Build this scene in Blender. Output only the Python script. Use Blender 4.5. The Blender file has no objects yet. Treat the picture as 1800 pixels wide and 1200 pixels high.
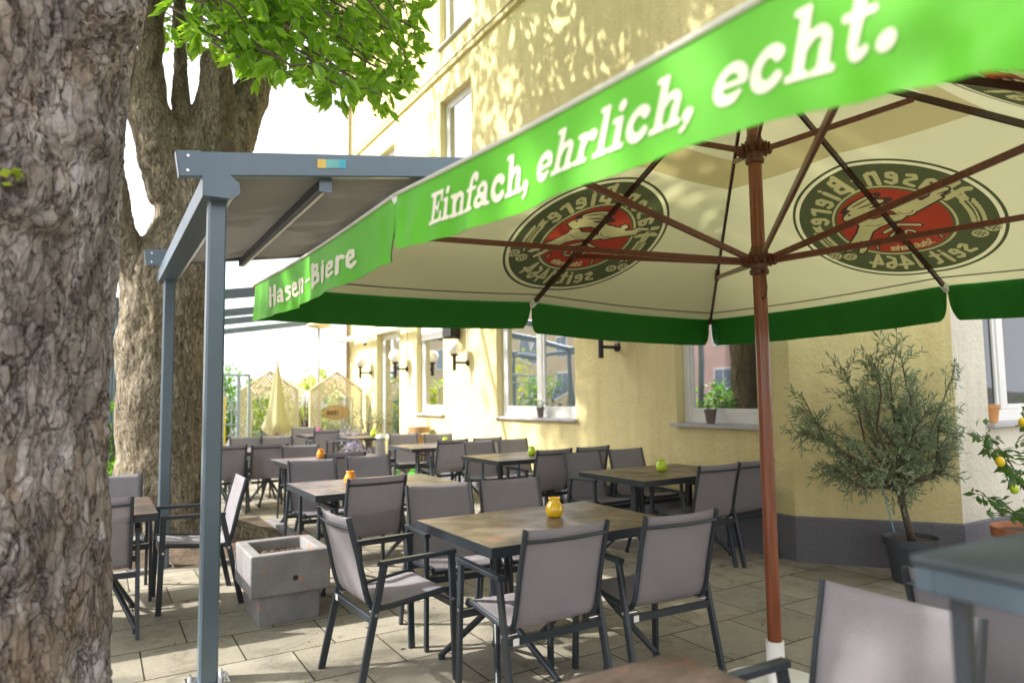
import bpy, bmesh, math, random
import numpy as np
from math import sin, cos, pi, radians, atan2, hypot, sqrt
from mathutils import Vector, Matrix
rng = np.random.default_rng(7); random.seed(7)
S = bpy.context.scene; COL = S.collection
# ------------------------------------------------------------------ camera
YAW, PITCH, ROLL, HC = .543035, .078184, -.013563, 1.45
fw = Vector((sin(YAW)*cos(PITCH), cos(YAW)*cos(PITCH), sin(PITCH)))
rt0 = Vector((cos(YAW), -sin(YAW), 0)); up0 = rt0.cross(fw)
rt = rt0*cos(ROLL)+up0*sin(ROLL); upv = up0*cos(ROLL)-rt0*sin(ROLL)
cd = bpy.data.cameras.new('camera'); cam = bpy.data.objects.new('camera', cd); COL.objects.link(cam)
cam.matrix_world = Matrix(((rt.x, upv.x, -fw.x, 0), (rt.y, upv.y, -fw.y, 0), (rt.z, upv.z, -fw.z, HC), (0, 0, 0, 1)))
cd.sensor_width = 36; cd.lens = 1208/1800*36; cd.clip_start = .05; cd.clip_end = 1000
cd.dof.use_dof = True; cd.dof.focus_distance = 3.9; cd.dof.aperture_fstop = 1.6
S.camera = cam
# ------------------------------------------------------------------ sky and sun
SUN_EL, SUN_AZ = radians(40), (-.906, .423)
w = bpy.data.worlds.new("World"); S.world = w; w.use_nodes = True
nt = w.node_tree; bg = nt.nodes['Background']
sky = nt.nodes.new('ShaderNodeTexSky'); sky.sky_type = 'NISHITA'; sky.sun_disc = False
sky.sun_elevation = SUN_EL; sky.sun_rotation = atan2(SUN_AZ[0], SUN_AZ[1])
sky.dust_density = 4.0; sky.air_density = 1.0; sky.ozone_density = .6
hsv = nt.nodes.new('ShaderNodeHueSaturation'); hsv.inputs['Saturation'].default_value = .38
nt.links.new(sky.outputs[0], hsv.inputs['Color'])
lt = nt.nodes.new('ShaderNodeMix'); lt.data_type = 'RGBA'; lt.blend_type = 'LIGHTEN'; lt.inputs[0].default_value = 1; lt.inputs[7].default_value = (5.2, 5.25, 5.35, 1)   # bright white haze low in the sky
nt.links.new(hsv.outputs[0], lt.inputs[6]); nt.links.new(lt.outputs[2], bg.inputs[0])
bg.inputs[1].default_value = .15
sd = bpy.data.lights.new('sun', 'SUN'); sd.energy = 3.6; sd.angle = radians(.9); sd.color = (1, .95, .86)
sun = bpy.data.objects.new('sun', sd); COL.objects.link(sun)
sv = Vector((SUN_AZ[0]*cos(SUN_EL), SUN_AZ[1]*cos(SUN_EL), sin(SUN_EL)))
sun.rotation_euler = sv.to_track_quat('Z', 'Y').to_euler()
S.view_settings.view_transform = 'Standard'; S.view_settings.look = 'None'
S.view_settings.exposure = 1.38; S.view_settings.gamma = 1; S.view_settings.use_curve_mapping = False
S.cycles.max_bounces = 8; S.cycles.transparent_max_bounces = 12; S.cycles.transmission_bounces = 6
try: S.cycles.sample_clamp_indirect = 8
except Exception: pass
# ------------------------------------------------------------------ materials
MATS = {}
def newmat(name):
    m = bpy.data.materials.new(name); m.use_nodes = True; MATS[name] = m
    return m, m.node_tree, m.node_tree.nodes['Principled BSDF']
def ramp(nt, src, stops):
    r = nt.nodes.new('ShaderNodeValToRGB'); e = r.color_ramp.elements
    while len(e) < len(stops): e.new(.5)
    for k, (p, c) in enumerate(stops): e[k].position = p; e[k].color = (*c, 1) if len(c) == 3 else c
    nt.links.new(src, r.inputs[0]); return r.outputs[0]
def coords(nt, kind='world', scale=(1, 1, 1)):
    if kind == 'world': s = nt.nodes.new('ShaderNodeNewGeometry').outputs['Position']
    else: s = nt.nodes.new('ShaderNodeTexCoord').outputs['Object']
    mp = nt.nodes.new('ShaderNodeMapping'); mp.inputs['Scale'].default_value = scale
    nt.links.new(s, mp.inputs[0]); return mp.outputs[0]
def noise(nt, vec, scale, detail=6, rough=.6, dist=0):
    n = nt.nodes.new('ShaderNodeTexNoise'); n.inputs['Scale'].default_value = scale
    n.inputs['Detail'].default_value = detail; n.inputs['Roughness'].default_value = rough
    n.inputs['Distortion'].default_value = dist; nt.links.new(vec, n.inputs['Vector']); return n.outputs['Fac']
def voro(nt, vec, scale, feat='F1', out='Distance', rnd=1):
    n = nt.nodes.new('ShaderNodeTexVoronoi'); n.feature = feat; n.inputs['Scale'].default_value = scale
    n.inputs['Randomness'].default_value = rnd; nt.links.new(vec, n.inputs['Vector']); return n.outputs[out]
def mixc(nt, f, a, b, mode='MIX'):
    m = nt.nodes.new('ShaderNodeMix'); m.data_type = 'RGBA'; m.blend_type = mode
    for s, v in ((m.inputs[0], f), (m.inputs[6], a), (m.inputs[7], b)):
        if hasattr(v, 'node'): nt.links.new(v, s)
        elif isinstance(v, tuple): s.default_value = (*v, 1)
        else: s.default_value = v
    return m.outputs[2]
def bump(nt, h, dist, strength=1, prev=None):
    b = nt.nodes.new('ShaderNodeBump'); b.inputs['Distance'].default_value = dist; b.inputs['Strength'].default_value = strength
    nt.links.new(h, b.inputs['Height'])
    if prev is not None: nt.links.new(prev, b.inputs['Normal'])
    return b.outputs[0]
def pm(name, col, rough=.6, metal=0, var=.12, vscale=6, bscale=0, bdist=.002, kind='object', spec=.5, stretch=(1, 1, 1), coat=0):
    m, nt, p = newmat(name)
    v = coords(nt, kind, stretch)
    f = noise(nt, v, vscale)
    lo = tuple(c*(1-var) for c in col); hi = tuple(min(1, c*(1+var)) for c in col)
    nt.links.new(ramp(nt, f, [(.3, lo), (.7, hi)]), p.inputs['Base Color'])
    p.inputs['Roughness'].default_value = rough; p.inputs['Metallic'].default_value = metal
    p.inputs['Specular IOR Level'].default_value = spec
    if coat: p.inputs['Coat Weight'].default_value = coat; p.inputs['Coat Roughness'].default_value = .15
    if bscale: nt.links.new(bump(nt, noise(nt, v, bscale, 4), bdist), p.inputs['Normal'])
    return m
def cloth(name, col, trans, var=.06, weave=0, tw=.5, rough=.8, kind='object'):
    m, nt, p = newmat(name); nt.nodes.remove(p); out = nt.nodes['Material Output']
    v = coords(nt, kind); f = noise(nt, v, 3)
    c = ramp(nt, f, [(.3, tuple(x*(1-var) for x in col)), (.7, tuple(min(1, x*(1+var)) for x in col))])
    d = nt.nodes.new('ShaderNodeBsdfPrincipled'); d.inputs['Roughness'].default_value = rough; nt.links.new(c, d.inputs['Base Color'])
    d.inputs['Specular IOR Level'].default_value = .3
    t = nt.nodes.new('ShaderNodeBsdfTranslucent'); t.inputs[0].default_value = (*trans, 1)
    mx = nt.nodes.new('ShaderNodeMixShader'); mx.inputs[0].default_value = tw
    nt.links.new(d.outputs[0], mx.inputs[1]); nt.links.new(t.outputs[0], mx.inputs[2]); nt.links.new(mx.outputs[0], out.inputs[0])
    if weave:
        b = bump(nt, noise(nt, v, weave, 2), .0006); nt.links.new(b, d.inputs['Normal'])
    return m
FRAME = pm('chair_metal', (.020, .028, .038), .38, .0, .2, 8, 300, .0002, spec=.6)
SLING = None
def sling_mat():
    m, nt, p = newmat('sling_mesh_fabric'); v = coords(nt, 'object')
    f = noise(nt, v, 5, 5); c = ramp(nt, f, [(.3, (.34, .327, .372)), (.7, (.415, .397, .438))])
    w1 = nt.nodes.new('ShaderNodeTexWave'); w1.inputs['Scale'].default_value = 150; w1.bands_direction = 'X'; nt.links.new(v, w1.inputs[0])
    w2 = nt.nodes.new('ShaderNodeTexWave'); w2.inputs['Scale'].default_value = 150; w2.bands_direction = 'Z'; nt.links.new(v, w2.inputs[0])
    mm = nt.nodes.new('ShaderNodeMath'); mm.operation = 'ADD'; nt.links.new(w1.outputs['Fac'], mm.inputs[0]); nt.links.new(w2.outputs['Fac'], mm.inputs[1])
    sm = noise(nt, coords(nt, 'object', (260, 12, 260)), 1, 2)
    oi = nt.nodes.new('ShaderNodeObjectInfo'); c = mixc(nt, 1., c, ramp(nt, oi.outputs['Random'], [(0, (.86, .86, .87)), (1, (1.10, 1.09, 1.07))]), 'MULTIPLY')
    c2 = mixc(nt, .32, c, ramp(nt, sm, [(.3, (.18, .16, .18)), (.7, (.42, .40, .42))]))
    nt.links.new(c2, p.inputs['Base Color']); p.inputs['Roughness'].default_value = .55; p.inputs['Specular IOR Level'].default_value = .5
    nt.links.new(bump(nt, mm.outputs[0], .0005), p.inputs['Normal'])
    out = nt.nodes['Material Output']
    t = nt.nodes.new('ShaderNodeBsdfTranslucent'); t.inputs[0].default_value = (.38, .35, .40, 1)
    tr = nt.nodes.new('ShaderNodeBsdfTransparent')
    a = nt.nodes.new('ShaderNodeMixShader'); a.inputs[0].default_value = .22; nt.links.new(p.outputs[0], a.inputs[1]); nt.links.new(t.outputs[0], a.inputs[2])
    b = nt.nodes.new('ShaderNodeMixShader'); b.inputs[0].default_value = .10; nt.links.new(a.outputs[0], b.inputs[1]); nt.links.new(tr.outputs[0], b.inputs[2])
    nt.links.new(b.outputs[0], out.inputs[0]); return m
SLING = sling_mat()
def tabletop_mat():
    m, nt, p = newmat('slate_laminate'); v = coords(nt, 'world')
    f = noise(nt, v, 3.2, 8, .65, .6); base = ramp(nt, f, [(.34, (.045, .034, .030)), (.5, (.105, .078, .066)), (.66, (.20, .16, .14))])
    r = ramp(nt, noise(nt, v, 5.5, 6, .6, .3), [(.56, (0, 0, 0)), (.70, (1, 1, 1))])
    c = mixc(nt, r, base, (.21, .07, .035)); s = ramp(nt, noise(nt, v, 40, 4), [(.35, (.7, .7, .7)), (.6, (1, 1, 1))])
    nt.links.new(mixc(nt, 1.0, c, s, 'MULTIPLY'), p.inputs['Base Color'])
    nt.links.new(ramp(nt, f, [(.3, (.46,)*3), (.7, (.28,)*3)]), p.inputs['Roughness']); nt.links.new(bump(nt, noise(nt, v, 60, 4), .0006), p.inputs['Normal'])
    return m
TOPM = tabletop_mat()
ALU = pm('pergola_powder_coat', (.10, .145, .19), .30, .25, .08, 4, 400, .0001, 'world', spec=.7)
ALUD = pm('pergola_dark_aluminium', (.055, .062, .075), .4, .2, .08, 4, kind='world')
STEEL = pm('stainless_steel', (.6, .6, .6), .25, 1, .05)
WHITE = pm('white_plastic', (.78, .78, .76), .4, 0, .04)
BLACK = pm('black_plastic', (.012, .012, .013), .45, 0, .1)
AWN = cloth('awning_fabric', (.26, .255, .245), (.19, .185, .17), .05, 400, .12, kind='world')
CANV = cloth('cream_canopy_fabric', (.55, .53, .33), (.66, .64, .37), .04, 300, .47)
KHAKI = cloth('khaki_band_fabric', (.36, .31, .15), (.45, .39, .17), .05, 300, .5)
GREEN = cloth('green_valance_fabric', (.095, .40, .022), (.03, .30, .015), .06, 300, .06, .55)
VALSHADE = cloth('shade_painted_valance_green', (.012, .155, .010), (.01, .12, .01), .06, 300, .05, .6)  # darker copy of the valance green; shade under the canopy painted into it
PRINTW = cloth('cream_print', (.80, .78, .64), (.4, .45, .2), .03, 0, .15)
PRINTG = cloth('dark_green_print', (.11, .135, .085), (.17, .20, .12), .05, 0, .5)
PRINTR = cloth('red_print', (.42, .06, .045), (.62, .10, .07), .05, 0, .5)
PRINTC = cloth('cream_emblem_print', (.62, .60, .42), (.80, .77, .50), .04, 0, .5)
PRINTK = cloth('dark_line_print', (.07, .05, .05), (.14, .08, .08), .05, 0, .5)
HEM = cloth('grey_hem_stitching', (.28, .26, .24), (.3, .28, .25), .05, 0, .5)
EDGEW = cloth('white_hem_binding', (.8, .8, .76), (.6, .6, .5), .03)
def wood_mat(name, a, b, rough=.3, st=(14, 14, 1.2)):
    m, nt, p = newmat(name); v = coords(nt, 'object', st); f = noise(nt, v, 2.5, 6, .6, .4)
    nt.links.new(ramp(nt, f, [(.3, a), (.7, b)]), p.inputs['Base Color']); p.inputs['Roughness'].default_value = rough
    p.inputs['Coat Weight'].default_value = .3; nt.links.new(bump(nt, f, .001), p.inputs['Normal']); return m
POLEW = wood_mat('varnished_red_brown_wood', (.13, .034, .013), (.24, .07, .026))
RIBW = wood_mat('dark_red_brown_rib', (.028, .009, .006), (.05, .015, .008), .4)
STRW = wood_mat('red_brown_strut', (.085, .021, .008), (.145, .038, .013), .4)
HUBM = pm('brown_hub_plastic', (.11, .04, .018), .35, 0, .15)
def stucco_mat(name, col, grain=90):
    m, nt, p = newmat(name); v = coords(nt, 'world')
    f = noise(nt, v, 1.1, 8, .65); c = ramp(nt, f, [(.3, tuple(x*.90 for x in col)), (.7, tuple(min(1, x*1.05) for x in col))])
    sp = ramp(nt, noise(nt, v, 14, 5, .7), [(.22, (.86, .83, .76)), (.36, (1, 1, 1))])
    dr = ramp(nt, noise(nt, coords(nt, 'world', (3, 3, .35)), 2.2, 6, .7), [(.25, (.87, .85, .79)), (.55, (1, 1, 1))])
    c = mixc(nt, 1., c, sp, 'MULTIPLY'); c = mixc(nt, 1., c, dr, 'MULTIPLY')
    sx = nt.nodes.new('ShaderNodeSeparateXYZ'); nt.links.new(v, sx.inputs[0]); ad = nt.nodes.new('ShaderNodeMath'); ad.operation = 'MULTIPLY_ADD'; nt.links.new(noise(nt, v, 4, 6, .7), ad.inputs[0]); ad.inputs[1].default_value = -.55; nt.links.new(sx.outputs[2], ad.inputs[2])
    c = mixc(nt, ramp(nt, ad.outputs[0], [(.05, (.5, .5, .5)), (.35, (0, 0, 0))]), c, tuple(x*.66 for x in col))
    nt.links.new(c, p.inputs['Base Color']); p.inputs['Roughness'].default_value = .92; p.inputs['Specular IOR Level'].default_value = .2
    b = bump(nt, noise(nt, v, grain, 5, .75), .010); b = bump(nt, noise(nt, v, 22, 5, .6), .012, 1, b); b = bump(nt, noise(nt, v, 7, 3), .014, 1, b); nt.links.new(b, p.inputs['Normal']); return m
YEL = stucco_mat('yellow_stucco', (.80, .70, .365))
CREAMW = stucco_mat('pale_cream_stucco', (.78, .75, .64), 70)
PLINTH = stucco_mat('grey_plinth_paint', (.19, .19, .215), 60)
PINK = stucco_mat('pink_render', (.62, .42, .38), 30)
BEIGE = stucco_mat('beige_render', (.60, .50, .34), 30)
PVC = pm('white_window_frame', (.76, .76, .74), .35, 0, .03, kind='world')
SILLM = pm('grey_stone_sill', (.42, .41, .42), .5, 0, .12, 9, 80, .001, 'world')
ZINC = pm('zinc_flashing', (.30, .24, .17), .5, .2, .2, kind='world')
def glass_mat(name, refl=.10, tint=(.5, .53, .55)):
    m, nt, p = newmat(name); nt.nodes.remove(p); out = nt.nodes['Material Output']
    g = nt.nodes.new('ShaderNodeBsdfGlossy'); g.inputs['Roughness'].default_value = .012; g.inputs[0].default_value = (.72, .75, .78, 1)
    v = coords(nt, 'world'); nt.links.new(bump(nt, noise(nt, v, .9, 1), .012), g.inputs['Normal'])
    t = nt.nodes.new('ShaderNodeBsdfTransparent'); t.inputs[0].default_value = (*tint, 1)
    fr = nt.nodes.new('ShaderNodeFresnel'); fr.inputs[0].default_value = 1.5
    ma = nt.nodes.new('ShaderNodeMath'); ma.operation = 'ADD'; ma.use_clamp = True; ma.inputs[1].default_value = refl; nt.links.new(fr.outputs[0], ma.inputs[0])
    mx = nt.nodes.new('ShaderNodeMixShader'); nt.links.new(ma.outputs[0], mx.inputs[0]); nt.links.new(t.outputs[0], mx.inputs[1]); nt.links.new(g.outputs[0], mx.inputs[2])
    nt.links.new(mx.outputs[0], out.inputs[0]); return m
GLASS = glass_mat('window_glass')
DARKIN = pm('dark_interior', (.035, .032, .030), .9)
CURT = cloth('net_curtain', (.26, .255, .26), (.2, .2, .2), .1, 0, .4)
def jar_mat(name, col):
    m, nt, p = newmat(name); p.inputs['Base Color'].default_value = (*col, 1); p.inputs['Roughness'].default_value = .12
    p.inputs['Transmission Weight'].default_value = .15; p.inputs['Coat Weight'].default_value = .8
    p.inputs['Subsurface Weight'].default_value = .3; p.inputs['Subsurface Radius'].default_value = (.03, .02, .01)
    nt.links.new(bump(nt, noise(nt, coords(nt, 'object'), 60, 2), .002), p.inputs['Normal']); return m
JARY = jar_mat('amber_yellow_glass', (.98, .62, .012)); JARO = jar_mat('orange_glass', (.95, .36, .015)); JARG = jar_mat('lime_green_glass', (.62, .85, .015)); JARP = jar_mat('magenta_glass', (.75, .02, .45))
TERRA = pm('terracotta', (.42, .16, .075), .8, 0, .2, 8, 60, .001); TERRAO = pm('pale_orange_clay', (.60, .30, .11), .8, 0, .12, 8)
SOIL = pm('soil', (.09, .06, .04), .95, 0, .5, 30, 60, .01)
POTG = pm('anthracite_plastic_pot', (.045, .055, .07), .5, 0, .08, 8)
POTB = pm('grey_brown_clay', (.17, .14, .12), .85, 0, .15, 12, 60, .001)
def conc_mat():
    m, nt, p = newmat('weathered_painted_concrete'); v = coords(nt, 'world'); f = noise(nt, v, 5, 8, .65)
    c = ramp(nt, f, [(.3, (.145, .143, .148)), (.7, (.235, .233, .238))])
    r = ramp(nt, noise(nt, v, 8, 6, .7), [(.61, (0, 0, 0)), (.65, (.8, .8, .8))]); c = mixc(nt, r, c, (.55, .16, .07))
    pz = ramp(nt, noise(nt, v, 120, 2, .5), [(.27, (.55, .55, .55)), (.33, (1, 1, 1))]); c = mixc(nt, 1., c, pz, 'MULTIPLY')
    nt.links.new(c, p.inputs['Base Color']); p.inputs['Roughness'].default_value = .9
    nt.links.new(bump(nt, noise(nt, v, 70, 5), .003), p.inputs['Normal']); return m
CONC = conc_mat()
def paving_mat():
    m, nt, p = newmat('concrete_paving_slabs'); v = coords(nt, 'world')
    bt = nt.nodes.new('ShaderNodeTexBrick'); mp = nt.nodes.new('ShaderNodeMapping'); nt.links.new(v, mp.inputs[0])
    mp.inputs['Location'].default_value = (-.005, -.255, 0)   # joints measured from the slabs
    nt.links.new(mp.outputs[0], bt.inputs[0])
    bt.inputs['Scale'].default_value = 1; bt.inputs['Brick Width'].default_value = .5; bt.inputs['Row Height'].default_value = .487
    bt.inputs['Mortar Size'].default_value = .005; bt.inputs['Mortar Smooth'].default_value = .35; bt.offset = .5; bt.inputs['Bias'].default_value = 0
    bt.inputs['Color1'].default_value = (.275, .256, .212, 1); bt.inputs['Color2'].default_value = (.375, .35, .292, 1); bt.inputs['Mortar'].default_value = (.055, .052, .035, 1)
    f = ramp(nt, noise(nt, v, 1.6, 8, .7), [(.3, (.78, .78, .80)), (.7, (1.08, 1.06, 1.0))])
    g = ramp(nt, noise(nt, v, 170, 3, .7), [(.3, (.70, .70, .70)), (.7, (1.12, 1.12, 1.12))])
    st = ramp(nt, noise(nt, v, 3.6, 8, .78, .6), [(.33, (.62, .61, .58)), (.50, (1, 1, 1))])
    c = mixc(nt, 1., bt.outputs['Color'], f, 'MULTIPLY'); c = mixc(nt, 1., c, g, 'MULTIPLY'); c = mixc(nt, 1., c, st, 'MULTIPLY')
    ms = ramp(nt, noise(nt, v, 3.1, 5, .7), [(.55, (0, 0, 0)), (.68, (1, 1, 1))])
    mo = nt.nodes.new('ShaderNodeMath'); mo.operation = 'MULTIPLY'; nt.links.new(bt.outputs['Fac'], mo.inputs[0]); nt.links.new(ms, mo.inputs[1])
    c = mixc(nt, mo.outputs[0], c, (.06, .085, .02))
    nt.links.new(c, p.inputs['Base Color']); p.inputs['Roughness'].default_value = .9; p.inputs['Specular IOR Level'].default_value = .25
    inv = nt.nodes.new('ShaderNodeMath'); inv.operation = 'SUBTRACT'; inv.inputs[0].default_value = 1; nt.links.new(bt.outputs['Fac'], inv.inputs[1])
    b = bump(nt, inv.outputs[0], .006); b = bump(nt, noise(nt, v, 170, 4, .7), .0025, 1, b); nt.links.new(b, p.inputs['Normal']); return m
PAVE = paving_mat()
ASPH = pm('asphalt_ground', (.12, .115, .10), .9, 0, .2, 3, 60, .004, 'world')
def bark_mat(name, cols, warm, st=(1, 1, .35), sc=16):
    m, nt, p = newmat(name); v = coords(nt, 'world', st)
    v2 = nt.nodes.new('ShaderNodeVectorMath'); v2.operation = 'ADD'; nz = nt.nodes.new('ShaderNodeTexNoise'); nz.inputs['Scale'].default_value = 5; nt.links.new(v, nz.inputs['Vector'])
    sc2 = nt.nodes.new('ShaderNodeVectorMath'); sc2.operation = 'SCALE'; sc2.inputs['Scale'].default_value = .09; nt.links.new(nz.outputs['Color'], sc2.inputs[0])
    nt.links.new(v, v2.inputs[0]); nt.links.new(sc2.outputs[0], v2.inputs[1]); V = v2.outputs[0]
    f = noise(nt, V, 7, 9, .72); c = ramp(nt, f, [(.28, cols[0]), (.5, cols[1]), (.7, cols[2])])
    V2 = nt.nodes.new('ShaderNodeVectorMath'); V2.operation = 'ADD'; nz2 = nt.nodes.new('ShaderNodeTexNoise'); nz2.inputs['Scale'].default_value = 14; nz2.inputs['Detail'].default_value = 4; nt.links.new(v, nz2.inputs['Vector'])
    s3 = nt.nodes.new('ShaderNodeVectorMath'); s3.operation = 'SCALE'; s3.inputs['Scale'].default_value = .045; nt.links.new(nz2.outputs['Color'], s3.inputs[0]); nt.links.new(V, V2.inputs[0]); nt.links.new(s3.outputs[0], V2.inputs[1]); V = V2.outputs[0]
    cell = voro(nt, V, sc*1.4, out='Color'); sep = nt.nodes.new('ShaderNodeSeparateColor'); nt.links.new(cell, sep.inputs[0])
    pt = noise(nt, v, 3.3, 4, .6); pm_ = nt.nodes.new('ShaderNodeMath'); pm_.operation = 'MULTIPLY'; nt.links.new(sep.outputs[0], pm_.inputs[0]); nt.links.new(ramp(nt, pt, [(.42, (.3,)*3), (.6, (1, 1, 1))]), pm_.inputs[1])
    c = mixc(nt, ramp(nt, pm_.outputs[0], [(.5, (0, 0, 0)), (.9, (.8, .8, .8))]), c, cols[3])
    wm = ramp(nt, noise(nt, v, 2.3, 7, .75), [(.50, (0, 0, 0)), (.68, (.8, .8, .8))]); c = mixc(nt, wm, c, warm)
    gr = ramp(nt, noise(nt, V, 60, 6, .8), [(.3, (.6, .6, .6)), (.62, (1.15, 1.15, 1.15))]); c = mixc(nt, 1., c, gr, 'MULTIPLY')
    def crk(vec, sc_, w):
        n = noise(nt, vec, sc_, 3, .55, .5); sb = nt.nodes.new('ShaderNodeMath'); sb.operation = 'SUBTRACT'; sb.inputs[1].default_value = .5; nt.links.new(n, sb.inputs[0])
        ab = nt.nodes.new('ShaderNodeMath'); ab.operation = 'ABSOLUTE'; nt.links.new(sb.outputs[0], ab.inputs[0]); return ramp(nt, ab.outputs[0], [(0, (0, 0, 0)), (w, (1, 1, 1))])
    k1 = crk(V, sc*.9, .03); k2 = ramp(nt, voro(nt, V, sc*2.0, 'DISTANCE_TO_EDGE'), [(0, (0, 0, 0)), (.07, (1, 1, 1))])
    c2_ = voro(nt, V, sc*2.0, out='Color'); sp2 = nt.nodes.new('ShaderNodeSeparateColor'); nt.links.new(c2_, sp2.inputs[0]); c = mixc(nt, 1., c, ramp(nt, sp2.outputs[1], [(.1, (.82, .80, .78)), (.9, (1.14, 1.14, 1.15))]), 'MULTIPLY')
    c = mixc(nt, .62, c, mixc(nt, k1, (.28, .25, .23), (1, 1, 1)), 'MULTIPLY'); c = mixc(nt, .28, c, mixc(nt, k2, (.4, .37, .35), (1, 1, 1)), 'MULTIPLY')
    nt.links.new(c, p.inputs['Base Color']); p.inputs['Roughness'].default_value = .95; p.inputs['Specular IOR Level'].default_value = .15
    b = bump(nt, k1, .010); b = bump(nt, k2, .004, 1, b); b = bump(nt, noise(nt, V, 30, 9, .75), .013, 1, b); nt.links.new(b, p.inputs['Normal']); return m
BARK1 = bark_mat('old_chestnut_bark', [(.12, .106, .10), (.28, .25, .235), (.44, .405, .395), (.62, .59, .61)], (.36, .26, .175), (1, 1, .42), 13)
BARK2 = bark_mat('chestnut_bark', [(.12, .10, .074), (.29, .25, .185), (.46, .41, .32), (.52, .47, .39)], (.33, .28, .175), (1, 1, .3), 26)
TWIG = pm('twig_bark', (.11, .085, .06), .9, 0, .2, 20)
def leaf_mat(name, a, b, tr, tw=.5, rough=.45, scale=4):
    m, nt, p = newmat(name); out = nt.nodes['Material Output']; v = coords(nt, 'world')
    c = ramp(nt, noise(nt, v, scale, 3), [(.3, a), (.7, b)]); nt.links.new(c, p.inputs['Base Color']); p.inputs['Roughness'].default_value = rough
    t = nt.nodes.new('ShaderNodeBsdfTranslucent'); t.inputs[0].default_value = (*tr, 1)
    mx = nt.nodes.new('ShaderNodeMixShader'); mx.inputs[0].default_value = tw; nt.links.new(p.outputs[0], mx.inputs[1]); nt.links.new(t.outputs[0], mx.inputs[2]); nt.links.new(mx.outputs[0], out.inputs[0]); return m
LEAF = leaf_mat('chestnut_leaf', (.06, .17, .012), (.19, .36, .025), (.42, .72, .04), .5, .4, 3)
OLIVEL = leaf_mat('olive_leaf', (.085, .135, .065), (.33, .41, .28), (.28, .36, .16), .28, .5, 9)
LEMONL = leaf_mat('lemon_leaf', (.025, .075, .014), (.06, .15, .025), (.16, .32, .03), .3, .3, 9)
HEDGEL = leaf_mat('hedge_leaf', (.16, .24, .012), (.34, .42, .02), (.5, .6, .05), .45, .5, 5)
BUSHL = leaf_mat('bush_leaf', (.045, .13, .015), (.09, .24, .02), (.2, .45, .03), .4, .5, 5)
BAMBL = leaf_mat('pale_bush_leaf', (.13, .16, .08), (.28, .30, .16), (.3, .35, .15), .3, .5, 5)
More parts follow.
